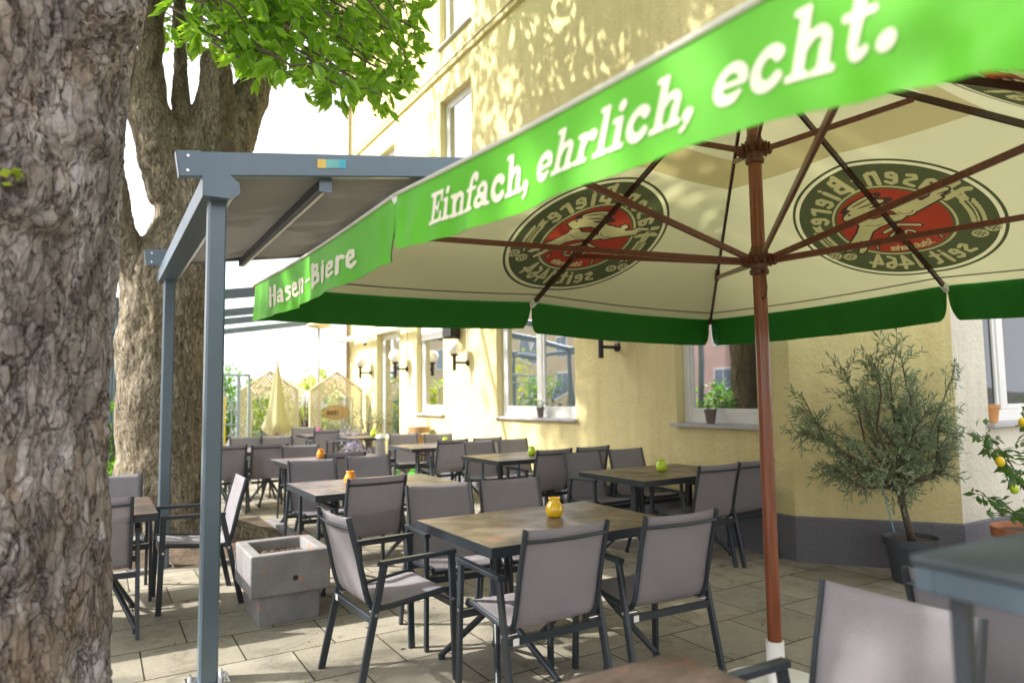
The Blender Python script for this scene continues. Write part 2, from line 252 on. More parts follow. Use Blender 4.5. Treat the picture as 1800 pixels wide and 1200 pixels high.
# ------------------------------------------------------------------ mesh helpers
class MB:
    def __init__(s): s.v = []; s.f = []; s.m = []
    def add(s, vs, fs, mi=0):
        o = len(s.v); s.v += [tuple(map(float, p)) for p in vs]; s.f += [tuple(o+i for i in f) for f in fs]; s.m += [mi]*len(fs); return s
    def box(s, lo, hi, mi=0):
        (a, b, c), (d, e, f) = lo, hi
        return s.add([(a, b, c), (d, b, c), (d, e, c), (a, e, c), (a, b, f), (d, b, f), (d, e, f), (a, e, f)],
                     [(0, 3, 2, 1), (4, 5, 6, 7), (0, 1, 5, 4), (1, 2, 6, 5), (2, 3, 7, 6), (3, 0, 4, 7)], mi)
    def beam(s, p, q, w, h, up=(0, 0, 1), mi=0, bev=0):
        p, q, up = Vector(p), Vector(q), Vector(up); d = (q-p).normalized(); x = d.cross(up)
        if x.length < 1e-4: x = d.cross(Vector((0, 1, 0)))
        x.normalize(); y = x.cross(d).normalized(); w /= 2; h /= 2
        b = bev or min(w, h)*.22
        pr = [(-w+b, -h), (w-b, -h), (w, -h+b), (w, h-b), (w-b, h), (-w+b, h), (-w, h-b), (-w, -h+b)]
        vs = [tuple(o+x*a+y*c) for o in (p, q) for a, c in pr]
        return s.add(vs, [tuple(range(7, -1, -1)), tuple(range(8, 16))]+[(i, (i+1) % 8, 8+(i+1) % 8, 8+i) for i in range(8)], mi)
    def tube(s, pts, r, n=10, mi=0, cap=True, flat=None):
        pts = [Vector(p) for p in pts]; k = len(pts); rr = r if isinstance(r, (list, tuple, np.ndarray)) else [r]*k
        t0 = (pts[1]-pts[0]).normalized(); u = t0.cross(Vector((0, 0, 1)))
        if u.length < 1e-3: u = t0.cross(Vector((1, 0, 0)))
        u.normalize(); vs = []
        for i in range(k):
            t = (pts[min(i+1, k-1)]-pts[max(i-1, 0)]).normalized(); u = (u-t*u.dot(t)).normalized(); v = t.cross(u)
            a2 = flat or (1, 1)
            for j in range(n):
                a = 2*pi*j/n; vs.append(tuple(pts[i]+(u*cos(a)*a2[0]+v*sin(a)*a2[1])*rr[i]))
        fs = [(i*n+j, i*n+(j+1) % n, (i+1)*n+(j+1) % n, (i+1)*n+j) for i in range(k-1) for j in range(n)]
        if cap: fs += [tuple(range(n-1, -1, -1)), tuple((k-1)*n+j for j in range(n))]
        return s.add(vs, fs, mi)
    def lathe(s, prof, c=(0, 0, 0), n=24, mi=0):
        k = len(prof); vs = [(c[0]+r*cos(2*pi*j/n), c[1]+r*sin(2*pi*j/n), c[2]+z) for r, z in prof for j in range(n)]
        fs = [(i*n+j, i*n+(j+1) % n, (i+1)*n+(j+1) % n, (i+1)*n+j) for i in range(k-1) for j in range(n)]
        if prof[0][0] > 1e-5: fs.append(tuple(range(n-1, -1, -1)))
        if prof[-1][0] > 1e-5: fs.append(tuple((k-1)*n+j for j in range(n)))
        return s.add(vs, fs, mi)
    def disc(s, c, r, n=24, mi=0): return s.add([(c[0]+r*cos(2*pi*j/n), c[1]+r*sin(2*pi*j/n), c[2]) for j in range(n)], [tuple(range(n))], mi)
    def sphere(s, c, r, n=20, m=12, mi=0, sc=(1, 1, 1)):
        vs = [(c[0]+r*sc[0]*sin(pi*i/m)*cos(2*pi*j/n), c[1]+r*sc[1]*sin(pi*i/m)*sin(2*pi*j/n), c[2]+r*sc[2]*cos(pi*i/m)) for i in range(m+1) for j in range(n)]
        return s.add(vs, [(i*n+j, (i+1)*n+j, (i+1)*n+(j+1) % n, i*n+(j+1) % n) for i in range(m) for j in range(n)], mi)
    def build(s, name, mat, parent=None, smooth=False, merge=False):
        me = bpy.data.meshes.new(name); me.from_pydata(s.v, [], s.f)
        for mm in (mat if isinstance(mat, (list, tuple)) else [mat]): me.materials.append(mm)
        if any(s.m): me.polygons.foreach_set('material_index', s.m)
        if smooth: me.polygons.foreach_set('use_smooth', [True]*len(me.polygons))
        me.validate(); me.update()
        if merge:
            bm = bmesh.new(); bm.from_mesh(me); bmesh.ops.remove_doubles(bm, verts=bm.verts, dist=1e-5); bm.to_mesh(me); bm.free()
        if smooth == 'auto':
            try: me.set_sharp_from_angle(angle=radians(35))
            except Exception: pass
        o = bpy.data.objects.new(name, me); COL.objects.link(o)
        if parent: o.parent = parent
        return o
def npmesh(name, V, F, mat, parent=None, smooth=False):
    """V (n,3), F (m,k) with one k"""
    me = bpy.data.meshes.new(name); n, m, k = len(V), len(F), F.shape[1]
    me.vertices.add(n); me.vertices.foreach_set('co', np.ascontiguousarray(V, dtype=np.float32).ravel())
    me.loops.add(m*k); me.loops.foreach_set('vertex_index', np.ascontiguousarray(F, dtype=np.int32).ravel())
    me.polygons.add(m); me.polygons.foreach_set('loop_start', np.arange(0, m*k, k, dtype=np.int32))
    try: me.polygons.foreach_set('loop_total', np.full(m, k, dtype=np.int32))
    except Exception: pass
    me.materials.append(mat); me.update(calc_edges=True); me.validate()
    if smooth: me.polygons.foreach_set('use_smooth', np.ones(len(me.polygons), dtype=bool))
    o = bpy.data.objects.new(name, me); COL.objects.link(o)
    if parent: o.parent = parent
    return o
def thing(name, label, cat, loc=(0, 0, 0), rz=0, group=None):
    o = bpy.data.objects.new(name, None); COL.objects.link(o); o.empty_display_size = .1
    o.location = loc; o.rotation_euler = (0, 0, rz); o['label'] = label; o['category'] = cat
    if group: o['group'] = group
    return o
def struct(o): o['kind'] = 'structure'; return o
def tag(o, label, cat, group=None):
    o['label'] = label; o['category'] = cat
    if group: o['group'] = group
    return o
def dup(root, loc, rz, label, group=None):
    r = root.copy(); COL.objects.link(r); r.location = loc; r.rotation_euler = (0, 0, rz); r['label'] = label
    if group: r['group'] = group
    for ch in list(root.children):
        c = ch.copy(); COL.objects.link(c); c.parent = r
        for g in list(ch.children):
            d = g.copy(); COL.objects.link(d); d.parent = c
    return r
def bevel(o, w=.004, seg=2):
    b = o.modifiers.new('b', 'BEVEL'); b.width = w; b.segments = seg; b.limit_method = 'ANGLE'; return o
# numpy 3-D noises
def _hash(ix, iy, iz, k):
    h = (ix.astype(np.int64)*73856093) ^ (iy.astype(np.int64)*19349663) ^ (iz.astype(np.int64)*83492791) ^ (k*2654435761)
    h = (h ^ (h >> 13))*1274126177 & 0xffffffff; h = h ^ (h >> 16); return (h & 0xffffff)/float(0x1000000)
def vnoise(P, k=0):
    i = np.floor(P); f = P-i; f = f*f*(3-2*f); r = 0
    for a in (0, 1):
        for b in (0, 1):
            for c in (0, 1):
                wgt = (f[:, 0] if a else 1-f[:, 0])*(f[:, 1] if b else 1-f[:, 1])*(f[:, 2] if c else 1-f[:, 2])
                r = r+wgt*_hash(i[:, 0]+a, i[:, 1]+b, i[:, 2]+c, k)
    return r*2-1
def fbm(P, o=4, k=0): return sum(vnoise(P*2**j, k+j)*.5**j for j in range(o))
def worley(P, k=0):
    i = np.floor(P); d1 = np.full(len(P), 9.); d2 = d1.copy()
    for a in (-1, 0, 1):
        for b in (-1, 0, 1):
            for c in (-1, 0, 1):
                x, y, z = i[:, 0]+a, i[:, 1]+b, i[:, 2]+c
                q = np.stack([x+_hash(x, y, z, k), y+_hash(x, y, z, k+1), z+_hash(x, y, z, k+2)], 1)
                d = np.linalg.norm(q-P, axis=1); m = d < d1
                d2 = np.where(m, d1, np.minimum(d2, d)); d1 = np.where(m, d, d1)
    return d1, d2
# ------------------------------------------------------------------ signed shapes -> flat meshes (lettering, emblem)
def seg_d(X, Y, p, q):
    px, py = p; dx, dy = q[0]-px, q[1]-py; L = dx*dx+dy*dy+1e-12
    t = np.clip(((X-px)*dx+(Y-py)*dy)/L, 0, 1); return np.hypot(X-px-t*dx, Y-py-t*dy)
def poly_line(X, Y, pts, wd):
    d = 9.
    for a, b in zip(pts[:-1], pts[1:]): d = np.minimum(d, seg_d(X, Y, a, b))
    return d-wd/2
def box_d(X, Y, x0, y0, x1, y1): return np.maximum(np.maximum(x0-X, X-x1), np.maximum(y0-Y, Y-y1))
def poly_d(X, Y, pts):
    d = 9.; ins = np.zeros(X.shape, bool)
    for (ax, ay), (bx, by) in zip(pts, pts[1:]+pts[:1]):
        d = np.minimum(d, seg_d(X, Y, (ax, ay), (bx, by)))
        c = ((ay > Y) != (by > Y)) & (X < (bx-ax)*(Y-ay)/((by-ay) or 1e-9)+ax); ins ^= c
    return np.where(ins, -d, d)
def ell_d(X, Y, cx, cy, a, b, rot=0):
    c, s = cos(rot), sin(rot); x = (X-cx)*c+(Y-cy)*s; y = -(X-cx)*s+(Y-cy)*c
    k = np.hypot(x/a, y/b); return (k-1)*min(a, b)
def arc(cx, cy, rx, ry, a0, a1, n=12): return [(cx+rx*cos(radians(a0+(a1-a0)*i/n)), cy+ry*sin(radians(a0+(a1-a0)*i/n))) for i in range(n+1)]
def G(*prims):
    def f(X, Y):
        d = np.full(X.shape, 9.)
        for p in prims:
            if p[0] == 'b': e = box_d(X, Y, *p[1:])
            elif p[0] == 'l': e = poly_line(X, Y, p[1], p[2])
            elif p[0] == 'e': e = ell_d(X, Y, *p[1:])
            elif p[0] == 'p': e = poly_d(X, Y, p[1])
            d = np.minimum(d, e)
        return d
    return f
W_ = .115
SL = {  # slab letters: (width, shape)
 'E': (.60, G(('b', .10, 0, .25, .7), ('b', 0, .61, .56, .7), ('b', 0, 0, .58, .09), ('b', .1, .31, .42, .39), ('b', .47, .45, .56, .7), ('b', .50, 0, .59, .24), ('b', .35, .22, .42, .48))),
 'i': (.34, G(('b', .10, 0, .24, .48), ('b', .01, .40, .24, .48), ('b', .01, 0, .33, .08), ('e', .17, .63, .085, .085))),
 'n': (.62, G(('b', .10, 0, .24, .48), ('b', .01, .40, .24, .48), ('b', .01, 0, .31, .08), ('b', .39, 0, .53, .32), ('b', .34, 0, .61, .08), ('l', [(.2, .32)]+arc(.36, .33, .12, .11, 150, 0), .11))),
 'f': (.38, G(('b', .10, 0, .24, .58), ('b', 0, .40, .40, .48), ('b', .01, 0, .34, .08), ('l', arc(.30, .56, .13, .13, 180, 50), .12), ('e', .385, .62, .075, .075))),
 'a': (.58, G(('b', .34, .05, .48, .36), ('b', .38, 0, .57, .08), ('l', arc(.29, .34, .13, .10, 10, 160), .10), ('e', .15, .36, .07, .07), ('l', arc(.22, .14, .14, .10, 0, 360), .11))),
 'c': (.50, G(('l', arc(.26, .24, .18, .19, 45, 320), .14), ('e', .38, .36, .08, .08))),
 'h': (.62, G(('b', .10, 0, .24, .74), ('b', .01, .66, .24, .74), ('b', .01, 0, .31, .08), ('b', .39, 0, .53, .32), ('b', .34, 0, .61, .08), ('l', [(.2, .32)]+arc(.36, .33, .12, .11, 150, 0), .11))),
 'e': (.52, G(('l', arc(.26, .24, .18, .19, 5, 292), .125), ('l', arc(.27, .23, .17, .18, 285, 322), .07), ('b', .12, .20, .47, .265))),
 'r': (.46, G(('b', .10, 0, .24, .48), ('b', .01, .40, .24, .48), ('b', .01, 0, .33, .08), ('l', [(.2, .30)]+arc(.36, .32, .12, .11, 150, 70), .10), ('e', .40, .38, .085, .085))),
 'l': (.34, G(('b', .10, 0, .24, .74), ('b', .01, .66, .24, .74), ('b', .01, 0, .33, .08))),
 't': (.47, G(('b', .12, .14, .26, .64), ('b', .01, .40, .40, .48), ('l', arc(.29, .15, .10, .10, 180, 310), .11), ('p', [(.12, .64), (.26, .64), (.2, .7)]))),
 ',': (.24, G(('e', .11, .08, .09, .09), ('l', [(.15, .06), (.13, -.05), (.05, -.12)], .07))),
 '.': (.24, G(('e', .12, .09, .10, .10))), ' ': (.22, G(('b', 9, 9, 9.1, 9.1)))}
b_ = .17
BK = {  # condensed brewery letters
 'H': (.50, G(('l', [(.11, .02), (.11, .60), (.04, .70)], b_), ('l', [(.39, -.02), (.39, .68)], b_), ('l', [(.1, .33), (.4, .40)], .09))),
 'a': (.42, G(('l', [(.10, .40), (.24, .46), (.32, .38), (.32, .02)], .13), ('l', [(.32, .24), (.12, .22), (.09, .1), (.2, .03), (.32, .1)], .11))),
 's': (.38, G(('l', [(.30, .42), (.14, .46), (.09, .34), (.29, .20), (.29, .08), (.08, .03)], .12))),
 'e': (.40, G(('l', [(.11, .24), (.30, .28), (.30, .42), (.18, .46), (.10, .38), (.10, .10), (.2, .02), (.33, .08)], .12))),
 'n': (.44, G(('l', [(.10, .0), (.10, .47)], .14), ('l', [(.1, .38), (.24, .46), (.34, .38), (.34, -.01)], .13))),
 '-': (.30, G(('p', [(.04, .22), (.24, .27), (.26, .36), (.06, .31)]))),
 'B': (.50, G(('l', [(.11, -.02), (.11, .70)], .16), ('l', [(.1, .66), (.34, .62), (.36, .46), (.15, .37)], .12), ('l', [(.15, .37), (.40, .30), (.40, .10), (.1, .02)], .13))),
 'i': (.22, G(('l', [(.11, .0), (.11, .46)], .14), ('p', [(.04, .60), (.11, .68), (.19, .62), (.12, .54)]))),
 'r': (.34, G(('l', [(.10, .0), (.10, .47)], .14), ('l', [(.1, .38), (.22, .46), (.31, .40)], .12))),
 't': (.34, G(('l', [(.15, .64), (.15, .1), (.28, .04)], .13), ('l', [(.02, .44), (.30, .47)], .09))),
 '1': (.26, G(('l', [(.04, .52), (.14, .66), (.14, .0)], .14))), '4': (.44, G(('l', [(.28, .0), (.28, .68), (.05, .22), (.42, .22)], .12))),
 '6': (.42, G(('l', [(.32, .64), (.14, .56), (.09, .2), (.18, .03), (.32, .08), (.33, .26), (.2, .34), (.1, .24)], .12))),
 'S': (.40, G(('l', [(.32, .58), (.16, .64), (.09, .5), (.31, .28), (.3, .1), (.08, .04)], .12))), 'c': (.38, G(('l', [(.31, .40), (.18, .46), (.09, .34), (.10, .10), (.2, .02), (.32, .08)], .12))),
 'h': (.44, G(('l', [(.10, .0), (.10, .68)], .14), ('l', [(.1, .38), (.24, .46), (.34, .38), (.34, -.01)], .13))), 'u': (.44, G(('l', [(.10, .46), (.10, .1), (.2, .02), (.34, .08), (.34, .46), (.34, .0)], .13))),
 'z': (.38, G(('l', [(.06, .44), (.30, .44), (.07, .03), (.33, .03)], .11))), 'm': (.62, G(('l', [(.10, .0), (.10, .46)], .13), ('l', [(.1, .4), (.22, .46), (.31, .38), (.31, .0)], .12), ('l', [(.31, .4), (.43, .46), (.53, .38), (.53, .0)], .12))),
 'k': (.42, G(('l', [(.10, .0), (.10, .68)], .14), ('l', [(.34, .46), (.13, .24), (.36, .0)], .12))), ' ': (.2, G(('b', 9, 9, 9.1, 9.1)))}
def text_sdf(txt, font, h, width, shear=0, gap=0.):
    """letters laid out along x from 0, total width 'width', height scale h (cap = .7h)"""
    tot = sum(font[c][0]+gap for c in txt)-gap; sx = width/tot; items = []; x = 0
    for c in txt: items.append((x*sx, c)); x += font[c][0]+gap
    def f(X, Y):
        D = np.full(X.shape, 9.); Xs = X-Y*shear
        for x0, c in items:
            wd = font[c][0]*sx; m = (Xs > x0-.06) & (Xs < x0+wd+.08) & (Y < .85*h) & (Y > -.2*h)
            if c == ' ' or not m.any(): continue
            D[m] = np.minimum(D[m], font[c][1]((Xs[m]-x0)/sx, Y[m]/h)*min(sx, h))
        return D
    return f
def raster(sdf, x0, x1, y0, y1, st):
    nx, ny = int((x1-x0)/st)+1, int((y1-y0)/st)+1
    xs = x0+np.arange(nx)*st; ys = y0+np.arange(ny)*st; X, Y = np.meshgrid(xs, ys, indexing='ij'); D = sdf(X, Y)
    ins = D < 0; V = []; idx = {}; F = []
    def pt(key, p):
        if key not in idx: idx[key] = len(V); V.append(p)
        return idx[key]
    cells = np.argwhere(ins[:-1, :-1] | ins[1:, :-1] | ins[1:, 1:] | ins[:-1, 1:])
    for i, j in cells.tolist():
        cs = ((i, j), (i+1, j), (i+1, j+1), (i, j+1)); f = []
        for k in range(4):
            a, b = cs[k], cs[(k+1) % 4]; da, db = D[a], D[b]
            if da < 0: f.append(pt(a, (xs[a[0]], ys[a[1]])))
            if (da < 0) != (db < 0):
                t = da/(da-db); key = (min(a, b), max(a, b)); f.append(pt(key, (xs[a[0]]+t*(xs[b[0]]-xs[a[0]]), ys[a[1]]+t*(ys[b[1]]-ys[a[1]]))))
        if len(f) >= 3: F.append(tuple(f))
    return V, F
def decal(name, vf, fn, mat, parent):
    V, F = vf; m = MB(); m.v = [tuple(fn(x, y)) for x, y in V]; m.f = F; m.m = [0]*len(F); return m.build(name, mat, parent)
# ================================================================== GROUND
g = MB(); g.add([(-400, -400, -.03), (400, -400, -.03), (400, 400, -.03), (-400, 400, -.03)], [(0, 1, 2, 3)]); struct(g.build('ground', ASPH))
xs = np.linspace(-6, 8, 71); ys = np.linspace(-4, 22, 131); X, Y = np.meshgrid(xs, ys, indexing='ij')
P = np.stack([X.ravel(), Y.ravel(), 0*X.ravel()], 1); P[:, 2] = .004*fbm(P*.7, 3, 5)
I = np.arange(71*131).reshape(71, 131); F = np.stack([I[:-1, :-1].ravel(), I[1:, :-1].ravel(), I[1:, 1:].ravel(), I[:-1, 1:].ravel()], 1)
struct(npmesh('patio_paving', P, F, PAVE, smooth=True))
# ================================================================== BUILDING
XF = 5.18
bld = thing('cafe_building', 'yellow rendered cafe building with grey plinth, white framed windows and a string course', 'building', (XF, 8, 0))
BO = Vector((XF, 8, 0))
def wall_grid(m, org, ud, nd, u0, u1, z0, z1, ops, dep=.14, mi=0):
    """wall sheet with openings; ud along the wall, nd outward; reveals run inwards"""
    org, ud, nd = Vector(org), Vector(ud), Vector(nd); us = sorted({u0, u1, *[o[0] for o in ops], *[o[1] for o in ops]}); zs = sorted({z0, z1, *[o[2] for o in ops], *[o[3] for o in ops]})
    W = lambda u, z, d=0: tuple(org+ud*u+Vector((0, 0, z))-nd*d)
    for a, b in zip(us[:-1], us[1:]):
        for c, d in zip(zs[:-1], zs[1:]):
            mu, mz = (a+b)/2, (c+d)/2
            if any(o[0] < mu < o[1] and o[2] < mz < o[3] for o in ops): continue
            m.add([W(a, c), W(b, c), W(b, d), W(a, d)], [(0, 1, 2, 3)], mi)
    for a, b, c, d in ops:
        for (p, q), (r, s) in (((a, c), (b, c)), ((b, c), (b, d)), ((b, d), (a, d)), ((a, d), (a, c))):
            m.add([W(p, q), W(r, s), W(r, s, dep), W(p, q, dep)], [(0, 1, 2, 3)], mi)
L_ = lambda v: tuple(Vector(v)-BO)
ops = [(4.22, 5.28, 1.14, 2.85), (7.05, 9.05, 1.14, 2.85), (10.92, 12.10, 1.14, 2.95), (12.95, 14.28, 0, 2.80)]
ups = [(9.80, 11.0, 5.35, 6.75), (9.80, 11.0, 7.75, 9.3), (4.6, 6.2, 7.75, 9.3), (13.2, 14.2, 5.35, 6.75)]
mw = MB()
wall_grid(mw, (XF, 0, 0), (0, 1, 0), (-1, 0, 0), 3.9, 16.3, .37, 10.5, [o if o[2] > 0 else (o[0], o[1], .37, o[3]) for o in ops]+ups)
c1, c2 = Vector((XF, 3.9, 0)), Vector((5.93, 2.92, 0)); cu = (c2-c1).normalized(); cn = Vector((-cu.y, cu.x, 0)) * -1
if cn.x > 0: cn = -cn
mw.v = [L_(p) for p in mw.v]; mw.build('facade_wall', YEL, bld)
mc = MB(); n_ = 8
mc.add([L_((c1.x, c1.y, .37)), L_((c2.x, c2.y, .37)), L_((c2.x, c2.y, 10.5)), L_((c1.x, c1.y, 10.5))], [(0, 1, 2, 3)]); mc.build('corner_wall', YEL, bld)
ms = MB(); sops = [(.52, 2.2, 1.16, 2.75)]
wall_grid(ms, (c2.x, c2.y, 0), (1, 0, 0), (0, -1, 0), 0, 7, .37, 10.5, sops); ms.v = [L_(p) for p in ms.v]; ms.build('side_wall', CREAMW, bld)
me_ = MB(); wall_grid(me_, (XF, 16.3, 0), (1, 0, 0), (0, 1, 0), 0, 8, 0, 10.5, [(2, 3, 1, 2.4)]); me_.v = [L_(p) for p in me_.v]; me_.build('end_wall', CREAMW, bld)
# plinth: a solid strip 12 mm proud
mp_ = MB()
def plinth_seg(a, b, n):
    a, b, n = Vector(a), Vector(b), Vector(n)*.014
    vs = [a+n, b+n, b+n+Vector((0, 0, .36)), a+n+Vector((0, 0, .36)), a-n+Vector((0, 0, .375)), b-n+Vector((0, 0, .375))]
    mp_.add([L_(v) for v in vs], [(0, 1, 2, 3), (3, 2, 5, 4)])
e1_ = .014*(cn+Vector((-1, 0, 0)))/(1+cn.dot(Vector((-1, 0, 0)))); e2_ = .014*(cn+Vector((0, -1, 0)))/(1+cn.dot(Vector((0, -1, 0))))
def pseg(a, b, ea, eb):
    z = Vector((0, 0, .37)); z2 = Vector((0, 0, .385)); a, b = Vector(a), Vector(b)
    mp_.add([L_(v) for v in (a+ea, b+eb, b+eb+z, a+ea+z, a+z2, b+z2)], [(0, 1, 2, 3), (3, 2, 5, 4)])
xn = Vector((-.014, 0, 0)); pseg((XF, 12.95, 0), c1, xn, e1_); pseg((XF, 16.3, 0), (XF, 14.28, 0), xn, xn); pseg(c1, c2, e1_, e2_); pseg(c2, (13, c2.y, 0), e2_, Vector((0, -.014, 0)))
mp_.build('plinth', PLINTH, bld)
sc = MB()   # string course with a flashing
sc.box(L_((XF-.05, 3.9, 7.22)), L_((XF-.001, 16.3, 7.30))); sc.build('string_course', YEL, bld)
sc = MB(); sc.box(L_((XF-.065, 3.9, 7.302)), L_((XF-.001, 16.3, 7.318))); sc.build('flashing', ZINC, bld)
sc = MB(); sc.box(L_((XF-.75, 2.5, 10.5)), L_((14, 16.8, 10.7))); sc.build('eaves', PVC, bld)
sc = MB(); sc.tube([L_((XF-.06, 16.1, .2)), L_((XF-.06, 16.1, 10.4))], .045, 10); sc.build('downpipe', ZINC, bld, True)
def window(org, ud, nd, u0, u1, z0, z1, mull=(), shutter=0, dep=.11, lab=None, sill=True, curt=True, door=False):
    org, ud, nd = Vector(org), Vector(ud), Vector(nd)
    W = lambda u, z, d: L_(org+ud*u+Vector((0, 0, z))+nd*d)
    fm = MB(); t = .07
    def fb(a, b, c, d, o=-dep, th=.05):
        vs = [W(a, c, o), W(b, c, o), W(b, d, o), W(a, d, o), W(a, c, o-th), W(b, c, o-th), W(b, d, o-th), W(a, d, o-th)]
        fm.add(vs, [(0, 1, 2, 3), (4, 7, 6, 5), (0, 4, 5, 1), (1, 5, 6, 2), (2, 6, 7, 3), (3, 7, 4, 0)])
    u0 += .004; u1 -= .004; z0 += .003; z1 -= .004
    fb(u0, u0+t, z0, z1); fb(u1-t, u1, z0, z1); fb(u0+t, u1-t, z0, z0+.10); fb(u0+t, u1-t, z1-t, z1)
    cells = [u0+t, *mull, u1-t]
    for c in mull: fb(c-.05, c+.05, z0+.10, z1-t)
    fr = fm.build('window' if not door else 'door', PVC, bld); bevel(fr, .006)
    if lab: fr['label'] = lab
    s2 = MB(); fm = s2       # casement frames, set back
    for a, b in zip(cells[:-1], cells[1:]):
        a += .0 if a == cells[0] else .052; b -= 0 if b == cells[-1] else .052
        for (p, q, r, s) in ((a, a+.045, z0+.102, z1-t-.002), (b-.045, b, z0+.102, z1-t-.002), (a+.045, b-.045, z0+.102, z0+.15), (a+.045, b-.045, z1-t-.05, z1-t-.002)): fb(p, q, r, s, -dep-.012, .03)
    cf = s2.build('casement', PVC, fr); bevel(cf, .004)
    gm = MB(); gm.add([W(u0+t, z0+.1, -dep-.03), W(u1-t, z0+.1, -dep-.03), W(u1-t, z1-t, -dep-.03), W(u0+t, z1-t, -dep-.03)], [(0, 1, 2, 3)]); gm.build('pane', GLASS, fr)
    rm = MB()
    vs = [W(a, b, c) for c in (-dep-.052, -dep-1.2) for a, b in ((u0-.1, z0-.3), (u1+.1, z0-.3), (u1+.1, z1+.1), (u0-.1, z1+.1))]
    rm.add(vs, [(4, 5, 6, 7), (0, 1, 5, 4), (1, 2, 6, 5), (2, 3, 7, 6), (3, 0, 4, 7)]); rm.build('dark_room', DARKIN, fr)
    if curt:
        cm = MB(); n = 60; vs = []
        for i in range(n+1):
            u = u0+t+(u1-u0-2*t)*i/n
            for z in (z0+.12, z1-.08): vs.append(W(u, z, -dep-.16+.018*sin(i*1.9)))
        fs = [(2*i, 2*i+2, 2*i+3, 2*i+1) for i in range(n) if not (.42 < i/n < .6 and len(mull))]; cm.add(vs, fs); cm.build('net_curtain', CURT, fr, True)
    if shutter:
        sm = MB(); z = z1
        while z > z1-shutter:
            sm.add([W(u0+t*.6, z, -dep+.02), W(u1-t*.6, z, -dep+.02), W(u1-t*.6, z-.042, -dep+.034), W(u0+t*.6, z-.042, -dep+.034), W(u0+t*.6, z-.05, -dep+.02), W(u1-t*.6, z-.05, -dep+.02)], [(0, 3, 2, 1), (3, 4, 5, 2)]); z -= .05
        sm.build('roller_shutter', PVC, fr)
    if sill:
        sl = MB(); p = [W(a, z, d) for d in (.06, -dep-.0) for a, z in ((u0-.05, z0-.035), (u1+.05, z0-.035), (u1+.05, z0-.004 if d > 0 else z0+.004), (u0-.05, z0-.004 if d > 0 else z0+.004))]
        sl.add(p, [(0, 1, 2, 3), (4, 7, 6, 5), (0, 4, 5, 1), (1, 5, 6, 2), (2, 6, 7, 3), (3, 7, 4, 0)]); s = sl.build('sill', SILLM, fr); bevel(s, .003)
    return fr
FA = ((XF, 0, 0), (0, 1, 0), (-1, 0, 0))
window(*FA, 4.22, 5.28, 1.14, 2.85, (), lab='white framed window behind the parasol pole')
window(*FA, 7.05, 9.05, 1.14, 2.85, (8.02,), lab='wide two-pane white window above the wall tables')
window(*FA, 10.92, 12.10, 1.14, 2.95, (), shutter=.42, lab='narrow window with half lowered roller shutter')
window(*FA, 12.95, 14.28, .02, 2.80, (), dep=.13, sill=False, curt=False, door=True, lab='tall glazed white terrace door')
for (a, b, c, d) in ups: window(*FA, a, b, c, d, (((a+b)/2,) if b-a > 1.5 else ()), dep=.12)
window((c2.x, c2.y, 0), (1, 0, 0), (0, -1, 0), .52, 2.2, 1.16, 2.75, (1.05,), lab='white framed window in the pale side wall')
# wall lamps
lampO = thing('wall_lamp', 'x', 'wall lamp', (XF, 9.98, 1.99), 0, 'globe lamps on the yellow wall')
m = MB(); m.lathe([(.05, 0), (.05, .025), (.03, .035)], n=20); m.v = [(-z, y, x) for x, y, z in m.v]; m.build('wall_plate', BLACK, lampO, 'auto')
m = MB(); m.tube([(-.03, 0, 0), (-.235, 0, 0)], .02, 12); m.build('arm', BLACK, lampO, 'auto')
m = MB(); m.lathe([(.026, -.13), (.03, -.125), (.03, .10), (.062, .11), (.062, .135), (.05, .14)], (-.25, 0, 0), 20); m.build('upright_holder', BLACK, lampO, 'auto')
def globe():
    m, nt, p = newmat('opal_glass_globe'); p.inputs['Base Color'].default_value = (.88, .87, .84, 1); p.inputs['Roughness'].default_value = .08; p.inputs['Subsurface Weight'].default_value = .4; p.inputs['Subsurface Radius'].default_value = (.1, .1, .1); return m
m = MB(); m.sphere((-.25, 0, .250), .124, 28, 18); m.build('globe', globe(), lampO, True)
m = MB(); m.tube([(-.012, 0, .03), (-.012, 0, .95)], .011, 8); m.box((-.03, -.028, .95), (-.002, .028, 1.0)); m.build('cable_conduit', PVC, lampO)
lampO['label'] = 'globe lamp under the black loudspeaker, right of the shuttered window'
dup(lampO, (XF, 14.62, 1.99), 0, 'farthest globe lamp, left of the terrace door'); dup(lampO, (XF, 12.55, 1.99), 0, 'globe lamp between the terrace door and the shuttered window'); dup(lampO, (XF, 6.2, 1.99), 0, 'globe lamp between the two large windows, its globe hidden by the green valance')
# loudspeaker, camera, wall beam
sp = thing('loudspeaker', 'black box loudspeaker hung on the yellow wall above a globe lamp', 'loudspeaker', (XF-.12, 10.28, 2.60), radians(18))
m = MB(); m.add([(-.12, -.12, -.20), (.08, -.09, -.20), (.08, .09, -.20), (-.12, .12, -.20), (-.14, -.12, .2), (.08, -.09, .2), (.08, .09, .2), (-.14, .12, .2)], [(0, 3, 2, 1), (4, 5, 6, 7), (0, 1, 5, 4), (1, 2, 6, 5), (2, 3, 7, 6), (3, 0, 4, 7)]); bevel(m.build('cabinet', BLACK, sp), .012)
m = MB(); m.box((-.155, -.10, -.17), (-.142, .10, .18)); m.build('grille', pm('speaker_grille', (.02, .02, .02), .7, 0, .1, 9, 400, .002), sp)
m = MB(); m.box((.08, -.02, -.05), (.12, .02, .05)); m.build('bracket', BLACK, sp)
cc = thing('security_camera', 'small grey camera hanging below the white wall beam', 'security camera', (4.85, 14.1, 2.62))
m = MB(); m.tube([(0, 0, .0), (-.05, -.16, -.05)], .035, 14); m.build('camera_body', WHITE, cc, 'auto')
m = MB(); m.tube([(-.051, -.165, -.052), (-.056, -.185, -.058)], .028, 14); m.build('lens', BLACK, cc)
